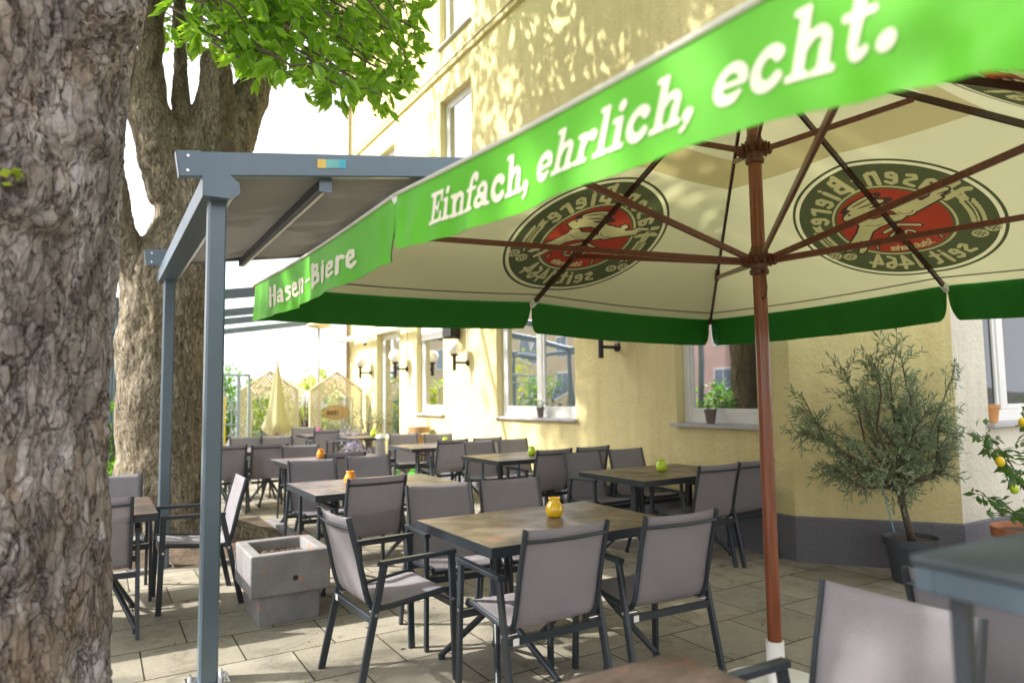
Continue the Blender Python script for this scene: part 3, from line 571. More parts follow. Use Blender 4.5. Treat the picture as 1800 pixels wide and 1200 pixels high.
m = MB(); m.tube([(0, 0, 0), (0, 0, .09), (.1, 0, .12)], .014, 8); m.build('bracket', WHITE, cc)
wb = thing('awning_cassette', 'long white awning rail mounted high along the yellow wall', 'awning rail', (4.98, 13, 2.80))
m = MB(); m.beam((0, -4.2, 0), (0, 3.2, 0), .10, .10); m.build('rail', PVC, wb)
for y in (-3.5, 0, 2.9):
    m = MB(); m.box((.052, y-.04, -.04), (.199, y+.04, .04)); m.build('bracket', PVC, wb)
# ================================================================== PERGOLA
def pergola(loc, y0, y1, x0, label, fabric=True, zg=2.58, purl=True):
    t = thing('pergola_awning', label, 'pergola', loc); ox, oy, _ = loc; Q = lambda x, y, z: (x-ox, y-oy, z)
    sl = .150; zr = lambda x: 2.70+(x-.32)*sl
    for y in (y0, y1):
        m = MB(); m.beam(Q(x0, y, 0.006), Q(x0, y, zg-.065), .092, .092, (0, 1, 0)); p = m.build('post', ALU, t); 
        m = MB(); m.box(Q(x0-.10, y-.08, .0005), Q(x0+.10, y+.08, .008)); m.build('base_plate', STEEL, p)
        for a in (-.075, .075):
            for b in (-.055, .055): m = MB(); m.lathe([(.012, .008), (.012, .02), (.007, .021), (.007, .032)], Q(x0+a, y+b, 0), 6); m.build('bolt', STEEL, p)
    m = MB(); prof = [(-.085, -.065), (.05, -.065), (.085, -.03), (.085, .02), (.06, .05), (.03, .062), (-.05, .075), (-.085, .05)]
    vs = [Q(x0+a, y, zg+b) for y in (y0-.13, y1+.13) for a, b in prof]; n = len(prof)
    m.add(vs, [tuple(range(n)), tuple(range(2*n-1, n-1, -1))]+[(i, n+i, n+(i+1) % n, (i+1) % n) for i in range(n)]); g = m.build('gutter_beam', ALU, t); bevel(g, .004)
    m = MB(); prof2 = [(-.09, -.07), (.055, -.07), (.095, -.035), (.09, .02), (.05, .05), (.02, .085), (-.05, .085), (-.09, .05)]
    for y, s in ((y0-.145, 1), (y1+.13, 1)):
        m = MB(); vs = [Q(x0+a, yy, zg+b) for yy in (y, y+.014) for a, b in prof2]; m.add(vs, [tuple(range(n)), tuple(range(2*n-1, n-1, -1))]+[(i, n+i, n+(i+1) % n, (i+1) % n) for i in range(n)])
        m.build('gutter_end_cap', ALU, g)
    for y in (y0+.02, y1+.02):
        m = MB(); a, b = x0-.2, XF-.02
        m.beam(Q(a, y, zr(a)), Q(b, y, zr(b)), .06, .135); r = m.build('roof_rail', ALU, t)
        m = MB(); m.beam(Q(a+.005, y-.033, zr(a)+.001), Q(a+.12, y-.033, zr(a+.115)+.001), .006, .137); 
        m.build('end_plate', ALU, r)
        for dz in (-.04, .04): m = MB(); m.tube([Q(a+.05, y-.036, zr(a+.05)+dz), Q(a+.05, y-.041, zr(a+.05)+dz)], .008, 10); m.build('screw', STEEL, r)
    if fabric:
        m = MB(); nx, ny = 60, 12; vs = []
        for i in range(nx+1):
            x = x0+.10+(XF-.1-x0-.1)*i/nx; fr = ((x-(x0+.60)) % .64)/.64
            for j in range(ny+1): vs.append(Q(x, y0-.01+(y1-y0+.03)*j/ny+.0, zr(x)-.035-.03*sin(pi*fr)))
        m.add(vs, [(i*(ny+1)+j, (i+1)*(ny+1)+j, (i+1)*(ny+1)+j+1, i*(ny+1)+j+1) for i in range(nx) for j in range(ny)]); m.build('fabric_roof', AWN, t, True)
    if purl:
        x = x0+.60; k = 0
        while x < XF-.3:
            m = MB(); m.beam(Q(x, y0+.055, zr(x)-.095), Q(x, y1-.015, zr(x)-.095), .05, .07); p = m.build('cross_batten', ALUD, t)
            m = MB(); m.beam(Q(x+.012, y0+.12, zr(x)-.134), Q(x+.012, y1-.10, zr(x)-.134), .016, .008); m.build('light_strip', WHITE, p)
            m = MB(); m.box(Q(x-.03, y0+.050, zr(x)-.145), Q(x+.045, y0+.056, zr(x)-.05)); m.build('batten_end', ALU, p)
            x += .64
    return t
pg = pergola((.53, 5.4, 0), 3.97, 6.80, .53, 'blue grey pergola with stretched grey fabric roof, nearest the camera')
m = MB(); m.box((.62-.03, 3.97-5.4-.018, 2.905-.055), (.78, 3.97-5.4-.0165, 2.905+.0)); 
# sticker on the rail (follows the slope)
st = MB(); ca = .150
for k, (a, b, mi) in enumerate(((1.07, 1.12, 1), (1.12, 1.20, 2), (1.20, 1.24, 0))):
    z = lambda x: 2.70+(x-.32)*ca; y = 3.99-.0335-5.4
    st.add([(a-.53, y, z(a)-.018), (b-.53, y, z(b)-.018), (b-.53, y, z(b)+.035), (a-.53, y, z(a)+.035)], [(0, 1, 2, 3)], mi)
st.build('maker_sticker', [pm('sticker_cyan', (.05, .42, .6), .4), pm('sticker_yellow', (.7, .5, .1), .4), pm('sticker_teal', (.15, .45, .45), .4)], pg)
pg2 = pergola((.22, 11, 0), 9.9, 12.6, .22, 'second blue grey pergola behind the tree, its fabric rolled back', fabric=False, purl=False)
pg3 = pergola((.2, 16, 0), 14.4, 17.2, .2, 'farthest blue grey pergola at the end of the terrace', fabric=False, purl=False)
# ================================================================== PARASOL
UC = (2.885, 2.322); UR = .0484
par = thing('parasol', 'large square cream parasol with green lettered valance on a varnished wooden pole', 'parasol', (UC[0], UC[1], 0), UR)
AP = Vector((0, 0, 3.25)); cor = [Vector((-2, 2, 2.115)), Vector((-2, -2, 2.115)), Vector((2, -2, 2.115)), Vector((2, 2, 2.115))]  # A D C B
MIDZ = 2.15
def rim(k, u):   # side k, u 0..1 from its left corner (seen from outside) to its right corner
    a, b = cor[k], cor[(k+1) % 4]; mid = (a+b)/2; mid.z = MIDZ
    p = a.lerp(mid, u*2) if u <= .5 else mid.lerp(b, u*2-1)
    return p-Vector((0, 0, .018*abs(sin(2*pi*u))))
def canopy(k, u, s, off=0):
    p = AP.lerp(rim(k, u), s); ec = min(u, 1-u); p.z -= .016*abs(sin(2*pi*u))*sin(pi*min(1, s))*s+.0035*sin(s*75+3*sin(s*9+k))*math.exp(-ec/.045)*min(1, s*2)*(ec > .002)
    if s > .97: pass
    o = outw(k); nrm = Vector((o.x*.48, o.y*.48, .877)); return p-nrm*off
def outw(k): d = (cor[(k+1) % 4]-cor[k]).normalized(); return Vector((d.y, -d.x, 0))
NU = 72
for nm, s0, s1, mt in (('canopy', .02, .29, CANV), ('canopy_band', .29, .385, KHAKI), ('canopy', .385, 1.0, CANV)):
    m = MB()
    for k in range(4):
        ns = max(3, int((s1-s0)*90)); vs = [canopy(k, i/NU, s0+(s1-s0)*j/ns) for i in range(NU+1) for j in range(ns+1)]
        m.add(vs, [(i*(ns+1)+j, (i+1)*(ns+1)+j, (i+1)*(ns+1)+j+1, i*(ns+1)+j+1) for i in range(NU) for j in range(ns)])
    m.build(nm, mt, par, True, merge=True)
m = MB()
for k in range(4):
    for (a, b) in ((.955, .962),):
        vs = [canopy(k, i/NU, s, .002) for i in range(NU+1) for s in (a, b)]; m.add(vs, [(2*i, 2*i+2, 2*i+3, 2*i+1) for i in range(NU)])
m.build('hem_line', HEM, par)
FH = ((.215, .198), (.23, .23), (.24, .24), (.235, .20))
def flap_pt(k, half, xm, zd, off=0):
    """xm metres along the flap (0..2), zd metres down"""
    u = (half+xm/2.0)/2; p = rim(k, min(1, max(0, u))); o = outw(k)
    H_ = FH[k][half]; e = zd/H_; near = k == 0 and half == 1
    wv = .012*sin(xm*6.3+k*2+half)*e+.008*sin(xm*15+k)*e*e
    e0 = min(xm, 2-xm); wv += .020*math.exp(-e0*9)*sin(e0*46)*e   # gathers near the ends
    wv += (-.005 if k == 0 else .015)*e
    wv += .006*sin(xm*31+zd*26+k)*sin(xm*2.1+k+half)**2*e
    if near:   # the cloth hangs lower and gathers towards the nearest corner
        zd = zd*(1+float(np.interp(xm, [1.15, 1.5, 1.7, 1.88, 2.0], [0, .03, .19, .42, .50]))); g_ = max(0, min(1, (xm-1.45)/.35)); wv += g_*(.016*sin(xm*24+zd*34)+.008*sin(xm*52-zd*20))*e
    return p+o*(.012+wv+off)-Vector((0, 0, zd))
def flap_h(xm, k=0, half=0):
    H_ = FH[k][half]; xm = min(2, max(0, xm)); left = xm < 1; e = max(0, (xm if left else 2-xm)-.004); cornerend = (half == 0) == left
    r, h0 = (.05, .13) if cornerend else (.07, .055)
    return H_ if e >= r else h0+(H_-h0)*sqrt(max(0, 1-(1-e/r)**2))
FN = 110; xsF = np.concatenate([np.linspace(.004, .09, 14)[:-1], np.linspace(.09, 1.91, 84), np.linspace(1.91, 1.996, 14)[1:]])
for k in range(4):
    for half in (0, 1):
        m = MB(); nz = 10; vs = [flap_pt(k, half, x, flap_h(x, k, half)*j/nz) for x in xsF for j in range(nz+1)]
        m.add(vs, [(i*(nz+1)+j, i*(nz+1)+j+1, (i+1)*(nz+1)+j+1, (i+1)*(nz+1)+j) for i in range(len(xsF)-1) for j in range(nz)])
        fl = m.build('valance', GREEN, par, True)
        m = MB(); vs = [flap_pt(k, half, x, flap_h(x, k, half)*j/nz*.995, -.004) for x in xsF for j in range(nz+1)]; m.add(vs, [(i*(nz+1)+j, i*(nz+1)+j+1, (i+1)*(nz+1)+j+1, (i+1)*(nz+1)+j) for i in range(len(xsF)-1) for j in range(nz)]); m.build('valance_shade_layer', VALSHADE, fl, True)  # added inner layer that carries the painted shade
        m = MB(); pts = [flap_pt(k, half, x, -.004, .002) for x in np.linspace(0, 2, 60)]; m.tube(pts, .007, 6); m.build('white_binding', EDGEW, fl, True)
        if half == 0: T = (text_sdf('Hasen-Biere', BK, .138, 1.27, .0, .01), .34, 1.27)
        else: T = (text_sdf('Einfach, ehrlich, echt.', SL, .140, 1.46, .33, .005), .245, 1.47)
        cuts = [-.03, T[2]+.08] if half == 0 else [-.03, T[2]*.385, T[2]*.735, T[2]+.08]
        for ca, cb in zip(cuts[:-1], cuts[1:]):
            vf = raster(lambda X, Y, ca=ca, cb=cb: np.maximum(T[0](X, Y), np.maximum(ca-(X-Y*.33), (X-Y*.33)-cb)), ca-.03, cb+.04, -.04, .14, .0045)
            decal('valance_lettering', vf, lambda x, y, k=k, half=half, x0=T[1]: flap_pt(k, half, x0+x, (.148 if half else .158)-y, .003), PRINTW, fl)
# emblem (x mirrored text reads from outside; drawn in inside-view coordinates, +x right seen from below)
def emblem_layers():
    R = .60; asp = .96
    def ring(ro, ri=None):
        return lambda X, Y: np.maximum(ell_d(X, Y, 0, 0, ro, ro*asp), -ell_d(X, Y, 0, 0, ri, ri*asp) if ri else -9.)
    dark = lambda X, Y: np.minimum(ring(R, R*.97)(X, Y), ring(R*.93)(X, Y))
    cream = ring(R*.59, R*.565); red = ring(R*.54)
    def ringtext(items):
        def f(X, Y):
            D = np.full(X.shape, 9.)
            for c, ang, rad, h, flip in items:
                a = radians(ang); cx, cy = rad*cos(a), rad*asp*sin(a); ux, uy = (sin(a), -cos(a)) if not flip else (-sin(a), cos(a))
                vx, vy = (cos(a), sin(a)) if not flip else (-cos(a), -sin(a))
                lx = ((X-cx)*ux+(Y-cy)*uy)/h+BK[c][0]/2; ly = ((X-cx)*vx+(Y-cy)*vy)/h+.33
                m = (abs(lx-.2) < .6) & (abs(ly-.3) < .6)
                if m.any(): D[m] = np.minimum(D[m], BK[c][1](lx[m], ly[m])*h)
            return D
        return f
    it = []; s = 'Hasen-Biere'; wsum = sum(BK[c][0]+.08 for c in s); x = 0
    for c in s: it.append((c, 163-(x+BK[c][0]/2)/wsum*146, R*.745, .215, False)); x += BK[c][0]+.08
    s = 'seit 1464'; wsum = sum(BK[c][0]+.10 for c in s); x = 0
    for c in s: it.append((c, 229+(x+BK[c][0]/2)/wsum*84, R*.745, .20, True)) if c != ' ' else None; x += BK[c][0]+.10
    s = 'Schutzmarke'; wsum = sum(BK[c][0]+.06 for c in s); x = 0
    for c in s: it.append((c, 243+(x+BK[c][0]/2)/wsum*54, R*.47, .075, True)); x += BK[c][0]+.06
    tx = ringtext(it); text = lambda X, Y: tx(-X, Y)
    def wheat(X, Y):
        D = np.full(X.shape, 9.)
        for sg in (1, -1):
            Xs = X*sg; st_ = arc(0, 0, R*.76, R*.76*asp, 9, -22, 8); D = np.minimum(D, poly_line(Xs, Y, st_, .010))
            for i in range(1, 8):
                p, q = st_[i-1], st_[i]
                for o in (-.028, .028): D = np.minimum(D, ell_d(Xs, Y, p[0]+o, p[1]-.008, .011, .024, radians(-20 if o > 0 else 20)))
            D = np.minimum(D, poly_d(Xs, Y, [(R*.70, .07), (R*.78, .08), (R*.77, .15), (R*.73, .125), (R*.68, .14)]))
            for (hx, hy) in ((.485, -.195), (.40, -.235)):
                e = ell_d(Xs, Y, hx, hy, .040, .033); hat = np.abs(np.sin((Xs+Y)*105))*.01-.004; hat2 = np.abs(np.sin((Xs-Y)*105))*.01-.004
                D = np.minimum(D, np.maximum(e, np.maximum(-hat, -hat2)*-1*-1)); D = np.minimum(D, np.abs(e)-.004)
        return D
    body = [(-.16, .10), (-.06, .12), (.04, .10), (.12, .06), (.20, .055), (.30, .10), (.40, .145), (.385, .165), (.43, .185), (.33, .175), (.27, .15), (.24, .17), (.18, .165), (.13, .155), (.05, .17), (-.05, .165), (-.12, .19), (-.17, .215), (-.215, .19), (-.27, .16), (-.285, .13), (-.25, .105), (-.21, .09),
            (-.22, .03), (-.27, -.03), (-.35, -.10), (-.43, -.165), (-.45, -.20), (-.40, -.20), (-.34, -.155), (-.28, -.115), (-.30, -.16), (-.37, -.235), (-.355, -.26), (-.31, -.235), (-.24, -.14), (-.17, -.06), (-.10, -.03), (-.02, -.02), (.06, -.01), (.11, .02), (.06, .05), (-.02, .06), (-.10, .055)]
    ears = [((-.10, .245, .115, .028, radians(14))), ((-.07, .205, .12, .026, radians(4)))]
    def hare(X, Y):
        X = X*1.14; Y = Y*1.10-.006
        D = poly_d(X, Y, body)
        for e in ears: D = np.minimum(D, ell_d(X, Y, *e))
        D = np.minimum(D, poly_line(X, Y, [(.13, .12), (.21, .13), (.30, .12), (.37, .20), (.45, .215)], .030)); D = np.minimum(D, ell_d(X, Y, .13, .095, .075, .07)); return np.minimum(D, ell_d(X, Y, .235, .185, .03, .022))
    outl = lambda X, Y: hare(X, Y)-.014
    def lines(X, Y):
        X = X*1.14; Y = Y*1.10-.006
        D = poly_line(X, Y, arc(.13, .095, .055, .05, 200, 330), .007); D = np.minimum(D, poly_line(X, Y, [(-.25, .07), (-.12, .09), (-.04, .085)], .007)); D = np.minimum(D, ell_d(X, Y, -.225, .165, .012, .010))
        for e in ears: D = np.minimum(D, ell_d(X, Y, e[0], e[1], e[2]*.75, .006, e[4]))
        return np.minimum(D, poly_line(X, Y, [(-.19, .02), (-.12, -.01), (-.05, -.005)], .006))
    def mono(X, Y):   # interlaced monogram with roof strokes above the small motto
        X = -X; D = poly_line(X, Y, [(-.13, -.075), (-.02, -.045), (.09, -.085)], .020)
        D = np.minimum(D, poly_line(X, Y, arc(-.045, -.14, .03, .028, -30, 300), .014)); D = np.minimum(D, poly_line(X, Y, [(.02, -.165), (.035, -.11), (.07, -.13), (.085, -.165)], .014))
        D = np.minimum(D, poly_line(X, Y, [(-.07, -.185), (.07, -.185)], .012)); D = np.minimum(D, poly_line(X, Y, [(-.19, -.185), (-.20, -.225)], .007))
        return np.minimum(D, poly_line(X, Y, [(.19, -.185), (.20, -.225)], .007))
    mo = lambda X, Y: mono(X, Y)-.010
    cre = lambda X, Y: np.minimum(cream(X, Y), np.minimum(text(X, Y), wheat(X, Y)))
    hf = lambda X, Y: np.maximum(np.minimum(hare(X, Y), mono(X, Y)), -lines(X, Y)); ho = lambda X, Y: np.maximum(np.minimum(np.minimum(outl(X, Y), mo(X, Y)), lines(X, Y)), -hf(X, Y))
    up1 = lambda X, Y: np.minimum(outl(X, Y), mo(X, Y)); cr2 = lambda X, Y: np.maximum(cre(X, Y), -up1(X, Y))
    rd = lambda X, Y: np.maximum(red(X, Y), -np.minimum(up1(X, Y), cre(X, Y))); dk = lambda X, Y: np.maximum(dark(X, Y), -np.minimum(np.minimum(up1(X, Y), cre(X, Y)), red(X, Y)))
    return [('emblem_ring', dk, PRINTG, .002), ('emblem_field', rd, PRINTR, .002), ('emblem_lettering', cr2, PRINTC, .002), ('hare_outline', ho, PRINTK, .002), ('hare_figure', hf, PRINTC, .002)]
    return [('emblem_ring', dark, PRINTG, .0015), ('emblem_field', red, PRINTR, .0035), ('emblem_lettering', cre, PRINTC, .0045), ('hare_outline', lambda X, Y: np.minimum(outl(X, Y), mo(X, Y)), PRINTK, .0055), ('hare_figure', lambda X, Y: np.minimum(hare(X, Y), mono(X, Y)), PRINTC, .0075), ('hare_line_work', lines, PRINTK, .0095)]
LAY = [(n, raster(f, -.61, .61, -.60, .60, .0058), mt, o) for n, f, mt, o in emblem_layers()]
SLEN = 2.27
for k in range(4):
    def fn(x, y, off=0):
        s = .675-y/SLEN; xm = -x   # seen from below, left and right swap
        return canopy(k, .5+(xm)/(4*s) if True else 0, s, off)
    root = None
    for n, vf, mt, o in LAY:
        # inside view: +x is to the right when looking outwards from the pole -> reversed side direction
        ob = decal(n if root else 'printed_emblem', vf, lambda x, y: fn(x, y, o), mt, root or par)
        if root is None: root = ob
# frame
HL, HU = 2.12, 2.70
ends = []
for k in range(4): ends.append((rim(k, 0), .27, True)); ends.append((rim(k, .5), .73, False))
for p, _, iscor in ends:
    q = Vector(p); q.z -= .022; a = AP-Vector((0, 0, .03)); d = (q-a).normalized(); m = MB(); m.beam(a, q+d*.0, .018, .034, (0, 0, 1)); rb = m.build('rib', RIBW, par)
    m = MB(); j = a.lerp(q, .73); m.beam(j-d*.055, j+d*.055, .034, .05); m.build('rib_joint', HUBM, rb)
    m = MB(); m.beam(q-d*.05, q+d*.012, .03, .045); m.build('rib_end_cap', HUBM if iscor else PVC, rb)
    h = Vector((q.x, q.y, 0)).normalized()
    m = MB(); m.beam(Vector((0, 0, HL))+h*.06, j-Vector((0, 0, .02)),   .017, .030); m.build('strut', STRW, par)
    if iscor:
        j2 = a.lerp(q, .27); m = MB(); m.beam(Vector((0, 0, HU))+h*.05, j2-Vector((0, 0, .02)), .017, .028); m.build('upper_strut', STRW, par)
m = MB(); m.tube([(0, 0, .18), (0, 0, 3.2)], .034, 26); m.build('pole', POLEW, par, 'auto')
for z, nm in ((HL, 'runner_hub'), (HU, 'upper_hub'), (3.2, 'top_hub')):
    m = MB(); m.lathe([(.036, -.075), (.046, -.07), (.048, -.05), (.04, -.045), (.045, -.02), (.06, -.012), (.062, .012), (.05, .02), (.048, .045), (.04, .05), (.038, .07)], (0, 0, z), 24)
    for i in range(8):
        a = pi/4*i; c, s = cos(a), sin(a)
        for o in (-.013, .013): m.beam((.05*c-o*s, .05*s+o*c, z), (.085*c-o*s, .085*s+o*c, z), .006, .045)
    m.build(nm, HUBM, par, 'auto')
m = MB()
for sg in (1, -1): m.tube([(.05*sg*.55, .05*sg*.83, HL-.06), (.07*sg*.55, .07*sg*.83, HL-.09), (.085*sg*.55, .085*sg*.83, HL-.15), (.07*sg*.55, .07*sg*.83, HL-.19), (.035*sg*.55, .035*sg*.83, HL-.20)], .007, 8)
m.build('pull_handle', HUBM, par, True)
m = MB(); m.tube([(0, 0, .02), (0, 0, .235)], .043, 26); m.lathe([(.0, .0), (.26, .0), (.26, .02), (.06, .035), (.045, .035)], n=30); m.build('base_sleeve', WHITE, par, 'auto')
m = MB(); m.lathe([(.0, .01), (.035, .008), (.045, -.02), (.09, -.05)], (0, 0, 3.30), 20); m.build('finial', HUBM, par, 'auto')
# ================================================================== CHAIRS
def make_chair():
    t = thing('patio_chair', 'x', 'chair', (0, 0, 0), 0, 'grey sling armchairs on the terrace')
    hw = .225
    path = [(.245, .425), (.235, .445), (.20, .448), (.10, .436), (0, .425), (-.10, .415), (-.155, .414), (-.185, .425), (-.203, .455), (-.217, .50), (-.235, .58), (-.262, .70), (-.29, .80), (-.307, .868)]
    pr = []     # densify
    for a, b in zip(path[:-1], path[1:]):
        for q in (0, .5): pr.append((a[0]+(b[0]-a[0])*q, a[1]+(b[1]-a[1])*q))
    pr.append(path[-1])
    fr = MB()
    for s in (-1, 1): fr.tube([(s*hw, y, z) for y, z in pr], .0135, 10, flat=(.75, 1.15))
    fr.tube([(-hw, .238, .425), (hw, .238, .425)], .010, 8)
    fr.tube([(x, -.300-.026*(1-(x/hw)**2), .815) for x in np.linspace(-hw, hw, 9)], .0085, 8)
    fr.build('sling_frame', FRAME, t, 'auto')
    sm = MB(); nx = 14; vs = []; pl = pr[1:]
    for i in range(nx+1):
        x = -hw+2*hw*i/nx; c = 1-(x/hw)**2
        for k, (y, z) in enumerate(pl):
            f = k/(len(pl)-1); sag = .012*c
            if f < .5: vs.append((x*.985, y, z-sag*sin(pi*min(1, f*2))))
            else: vs.append((x*.985, y-(.016*c*min(1, (f-.5)*3))+.004, z-(.006*c if f > .96 else 0)))
    n = len(pl); sm.add(vs, [(i*n+j, (i+1)*n+j, (i+1)*n+j+1, i*n+j+1) for i in range(nx) for j in range(n-1)])
    so = sm.build('sling', SLING, t, True); sd_ = so.modifiers.new('s', 'SOLIDIFY'); sd_.thickness = .0022; sd_.offset = 0
    for s in (-1, 1):
        x0, x1 = s*.262, s*.272
        m = MB(); m.beam((x0, -.135, .642), (x1, -.275, .0), .022, .036, (0, 1, 0)); m.build('rear_leg', FRAME, t)
        m = MB(); m.beam((x0, .235, .642), (x1, .255, .0), .022, .036, (0, 1, 0)); m.build('front_leg', FRAME, t)
        m = MB(); m.beam((x0, -.160, .638), (x0, .256, .646), .036, .022, (0, 0, 1)); m.build('armrest', FRAME, t)
        for (y, z) in ((-.185, .40), (.235, .41)): m = MB(); m.tube([(s*.20, y, z), (s*.274, y, z), (s*.2741, y, z), (s*.281, y, z)], [.006, .006, .009, .009], 10); m.build('bolt', STEEL, t)
    m = MB(); m.beam((-.262, -.20, .375), (.262, -.20, .375), .018, .034); rb = m.build('rear_crossbar', FRAME, t)
    m = MB(); m.box((-.235, -.2115, .36), (-.205, -.2095, .39)); m.build('size_tag', WHITE, rb)
    m = MB(); m.beam((-.262, .235, .385), (.262, .235, .385), .018, .034); m.build('front_crossbar', FRAME, t)
    return t
ch0 = make_chair(); used = [False]
def chair(bx, by, f, label):
    """bx,by: middle of the top of the backrest; f: facing direction in degrees (0 = +X, 90 = +Y)"""
    a = radians(f); loc = (bx+.30*cos(a), by+.30*sin(a), .001); rz = a-pi/2
    if not used[0]: used[0] = True; ch0.location = loc; ch0.rotation_euler = (0, 0, rz); ch0['label'] = label; return ch0
    return dup(ch0, loc, rz, label)
chair(1.06, 3.54, 2, 'grey armchair at the left end of the front table, beside the concrete planter')
chair(1.82, 2.56, 90, 'grey armchair seen from behind, front left of the table with the yellow glass')
chair(2.46, 2.50, 87, 'grey armchair seen from behind, front right of the table with the yellow glass')
chair(1.98, 4.25, 264, 'grey armchair facing us, left one behind the yellow glass table')
chair(2.50, 4.20, 262, 'grey armchair facing us, directly behind the yellow glass')
chair(1.79, 4.91, 92, 'armchair seen from behind at the table with the orange glass')
chair(1.77, 6.63, 272, 'armchair facing us on the far left side of the orange glass table')
chair(2.36, 6.75, 270, 'armchair facing us beyond the orange glass, mostly hidden by nearer chairs')
chair(2.29, 7.26, 94, 'armchair seen from behind at the third table of the left row')
chair(2.20, 8.80, 266, 'armchair facing us across the third table of the left row, by its orange glass')
chair(1.94, 9.31, 90, 'armchair seen from behind, left of the third table, with splayed table feet beneath it')
chair(1.45, 9.42, 92, 'armchair seen from behind, just right of the near pergola post')
chair(3.63, 12.64, 86, 'pinkish grey armchair seen from behind by the magenta glass')
chair(1.98, 11.25, 268, 'armchair facing us in front of the pierced screens, left of a pair')
chair(2.42, 11.15, 266, 'armchair facing us in front of the pierced screens, right of a pair')
chair(1.42, 11.3, 268, 'armchair facing us close to the metal gate')
chair(3.62, 14.25, 262, 'armchair facing us behind the table with the magenta glass')
chair(3.15, 14.9, 270, 'lone distant armchair in front of the folded cream parasol')
chair(4.20, 10.35, 262, 'armchair facing us at the wall table nearest the steel bin')
chair(4.62, 9.95, 264, 'armchair facing us close to the wall at the farthest wall table')
chair(4.16, 8.48, 92, 'armchair seen from behind, left one at the farthest wall table')
chair(4.72, 8.52, 92, 'armchair seen from behind, against the wall at the farthest wall table')
chair(4.28, 7.97, 272, 'armchair facing us, left one behind the middle wall table with the lime glass')
chair(4.83, 8.02, 270, 'armchair facing us, against the wall behind the middle wall table with the lime glass')
chair(4.24, 6.17, 91, 'armchair seen from behind, left one at the middle wall table')
chair(4.80, 6.22, 92, 'armchair seen from behind, against the wall at the middle wall table')
chair(4.25, 5.69, 270, 'armchair facing us, left one behind the large wall table by the parasol pole')
chair(4.85, 5.72, 270, 'armchair facing us, against the wall behind the large wall table by the parasol pole')
chair(4.37, 3.99, 88, 'armchair seen from behind, just left of the parasol pole')
chair(4.86, 4.03, 91, 'armchair seen from behind, partly hidden by the parasol pole')
chair(.95, 5.59, 180, 'armchair seen side-on between the two pergola posts, its back lit by the sun')
chair(.10, 6.30, 270, 'armchair facing us at the left table beside the big tree trunk')
chair(-.02, 4.86, 88, 'armchair seen from behind, half hidden by the nearest tree trunk')
chair(1.94, 1.15, 180, 'nearest armchair, pale sunlit backrest at the lower right')
chair(2.32, 1.10, 2, 'armchair turned away behind the nearest one, seen past the blurred table leg')
# ================================================================== TABLES
def make_table():
    t = thing('patio_table', 'x', 'table', (0, 0, 0), 0, 'dark framed terrace tables'); L, D = 1.2, .88
    m = MB(); m.box((-L/2+.004, -D/2+.004, .722), (L/2-.004, D/2-.004, .7485)); m.build('tabletop', TOPM, t)
    m = MB()
    for (a, b, c, d) in ((-L/2, -D/2, L/2, -D/2+.0038), (-L/2, D/2-.0038, L/2, D/2), (-L/2, -D/2+.0038, -L/2+.0038, D/2-.0038), (L/2-.0038, -D/2+.0038, L/2, D/2-.0038)): m.box((a, b, .700), (c, d, .7475))
    for (a, b, c, d) in ((-L/2+.004, -D/2+.004, L/2-.004, -D/2+.04), (-L/2+.004, D/2-.04, L/2-.004, D/2-.004), (-L/2+.004, -D/2+.04, -L/2+.04, D/2-.04), (L/2-.04, -D/2+.04, L/2-.004, D/2-.04)): m.box((a, b, .700), (c, d, .7215))
    m.build('edge_band', FRAME, t)
    for x in (-.33, .33):
        m = MB(); m.tube([(x, 0, .30), (x, 0, .70)], .032, 16); m.box((x-.16, -.2, .690), (x+.16, .2, .6995)); m.build('column', FRAME, t, 'auto')
        for sx in (-1, 1):
            for sy in (-1, 1):
                m = MB(); m.tube([(x+.012*sx, .012*sy, .40), (x+.018*sx, .03*sy, .33), (x+.05*sx, .09*sy, .26), (x+.17*sx, .31*sy, .03)], [.020, .019, .018, .016], 12); m.lathe([(.02, .0), (.02, .03), (.012, .035)], (x+.172*sx, .315*sy, 0), 12); m.build('leg', FRAME, t, 'auto')
    return t
tb0 = make_table(); tused = [False]
def table(x, y, rz, label):
    if not tused[0]: tused[0] = True; tb0.location = (x, y, 0); tb0.rotation_euler = (0, 0, rz); tb0['label'] = label; return tb0
    return dup(tb0, (x, y, 0), rz, label)
def jar(x, y, z, mat, label, s=1.0):
    m = MB(); m.lathe([(.0, .002), (.032, .0), (.043, .010), (.050, .030), (.050, .048), (.042, .068), (.034, .083), (.031, .092), (.033, .100), (.034, .106), (.031, .107), (.028, .093), (.031, .083), (.045, .050), (.045, .032), (.038, .014), (.0, .008)], n=28)
    m.v = [(a*s, b*s, c*s) for a, b, c in m.v]; o = m.build('candle_glass', mat, None, True); o.location = (x, y, z)
    return tag(o, label, 'candle glass', 'coloured candle glasses on the tables')
Z = .7492
table(2.18, 3.265, .0, 'rust mottled dark table in front with a yellow glass on it'); jar(2.28, 3.33, Z, JARY, 'bright yellow glass on the front table', 1.05)
table(1.97, 5.48, .0, 'dark table behind the concrete planter, carrying the orange glass'); jar(1.78, 5.52, Z, JARO, 'orange glass on the table behind the planter')
table(2.35, 7.95, .02, 'third table of the left row, mostly hidden by chair backs'); jar(2.26, 8.10, Z, JARO, 'small amber orange glass on the third table of the left row')
table(1.75, 10.1, .0, 'table between the two armchairs seen from behind near the gate')
table(3.95, 13.3, .0, 'distant table with the magenta glass before the pierced screens'); jar(3.62, 13.1, Z, JARP, 'magenta glass on the distant table', 1.25)
table(4.26, 9.15, .0, 'farthest table along the yellow wall'); jar(4.36, 9.14, Z, JARG, 'lime glass on the farthest wall table')
table(4.30, 6.88, .0, 'middle table along the yellow wall with a lime glass'); jar(4.38, 6.84, Z, JARG, 'lime glass on the middle wall table')
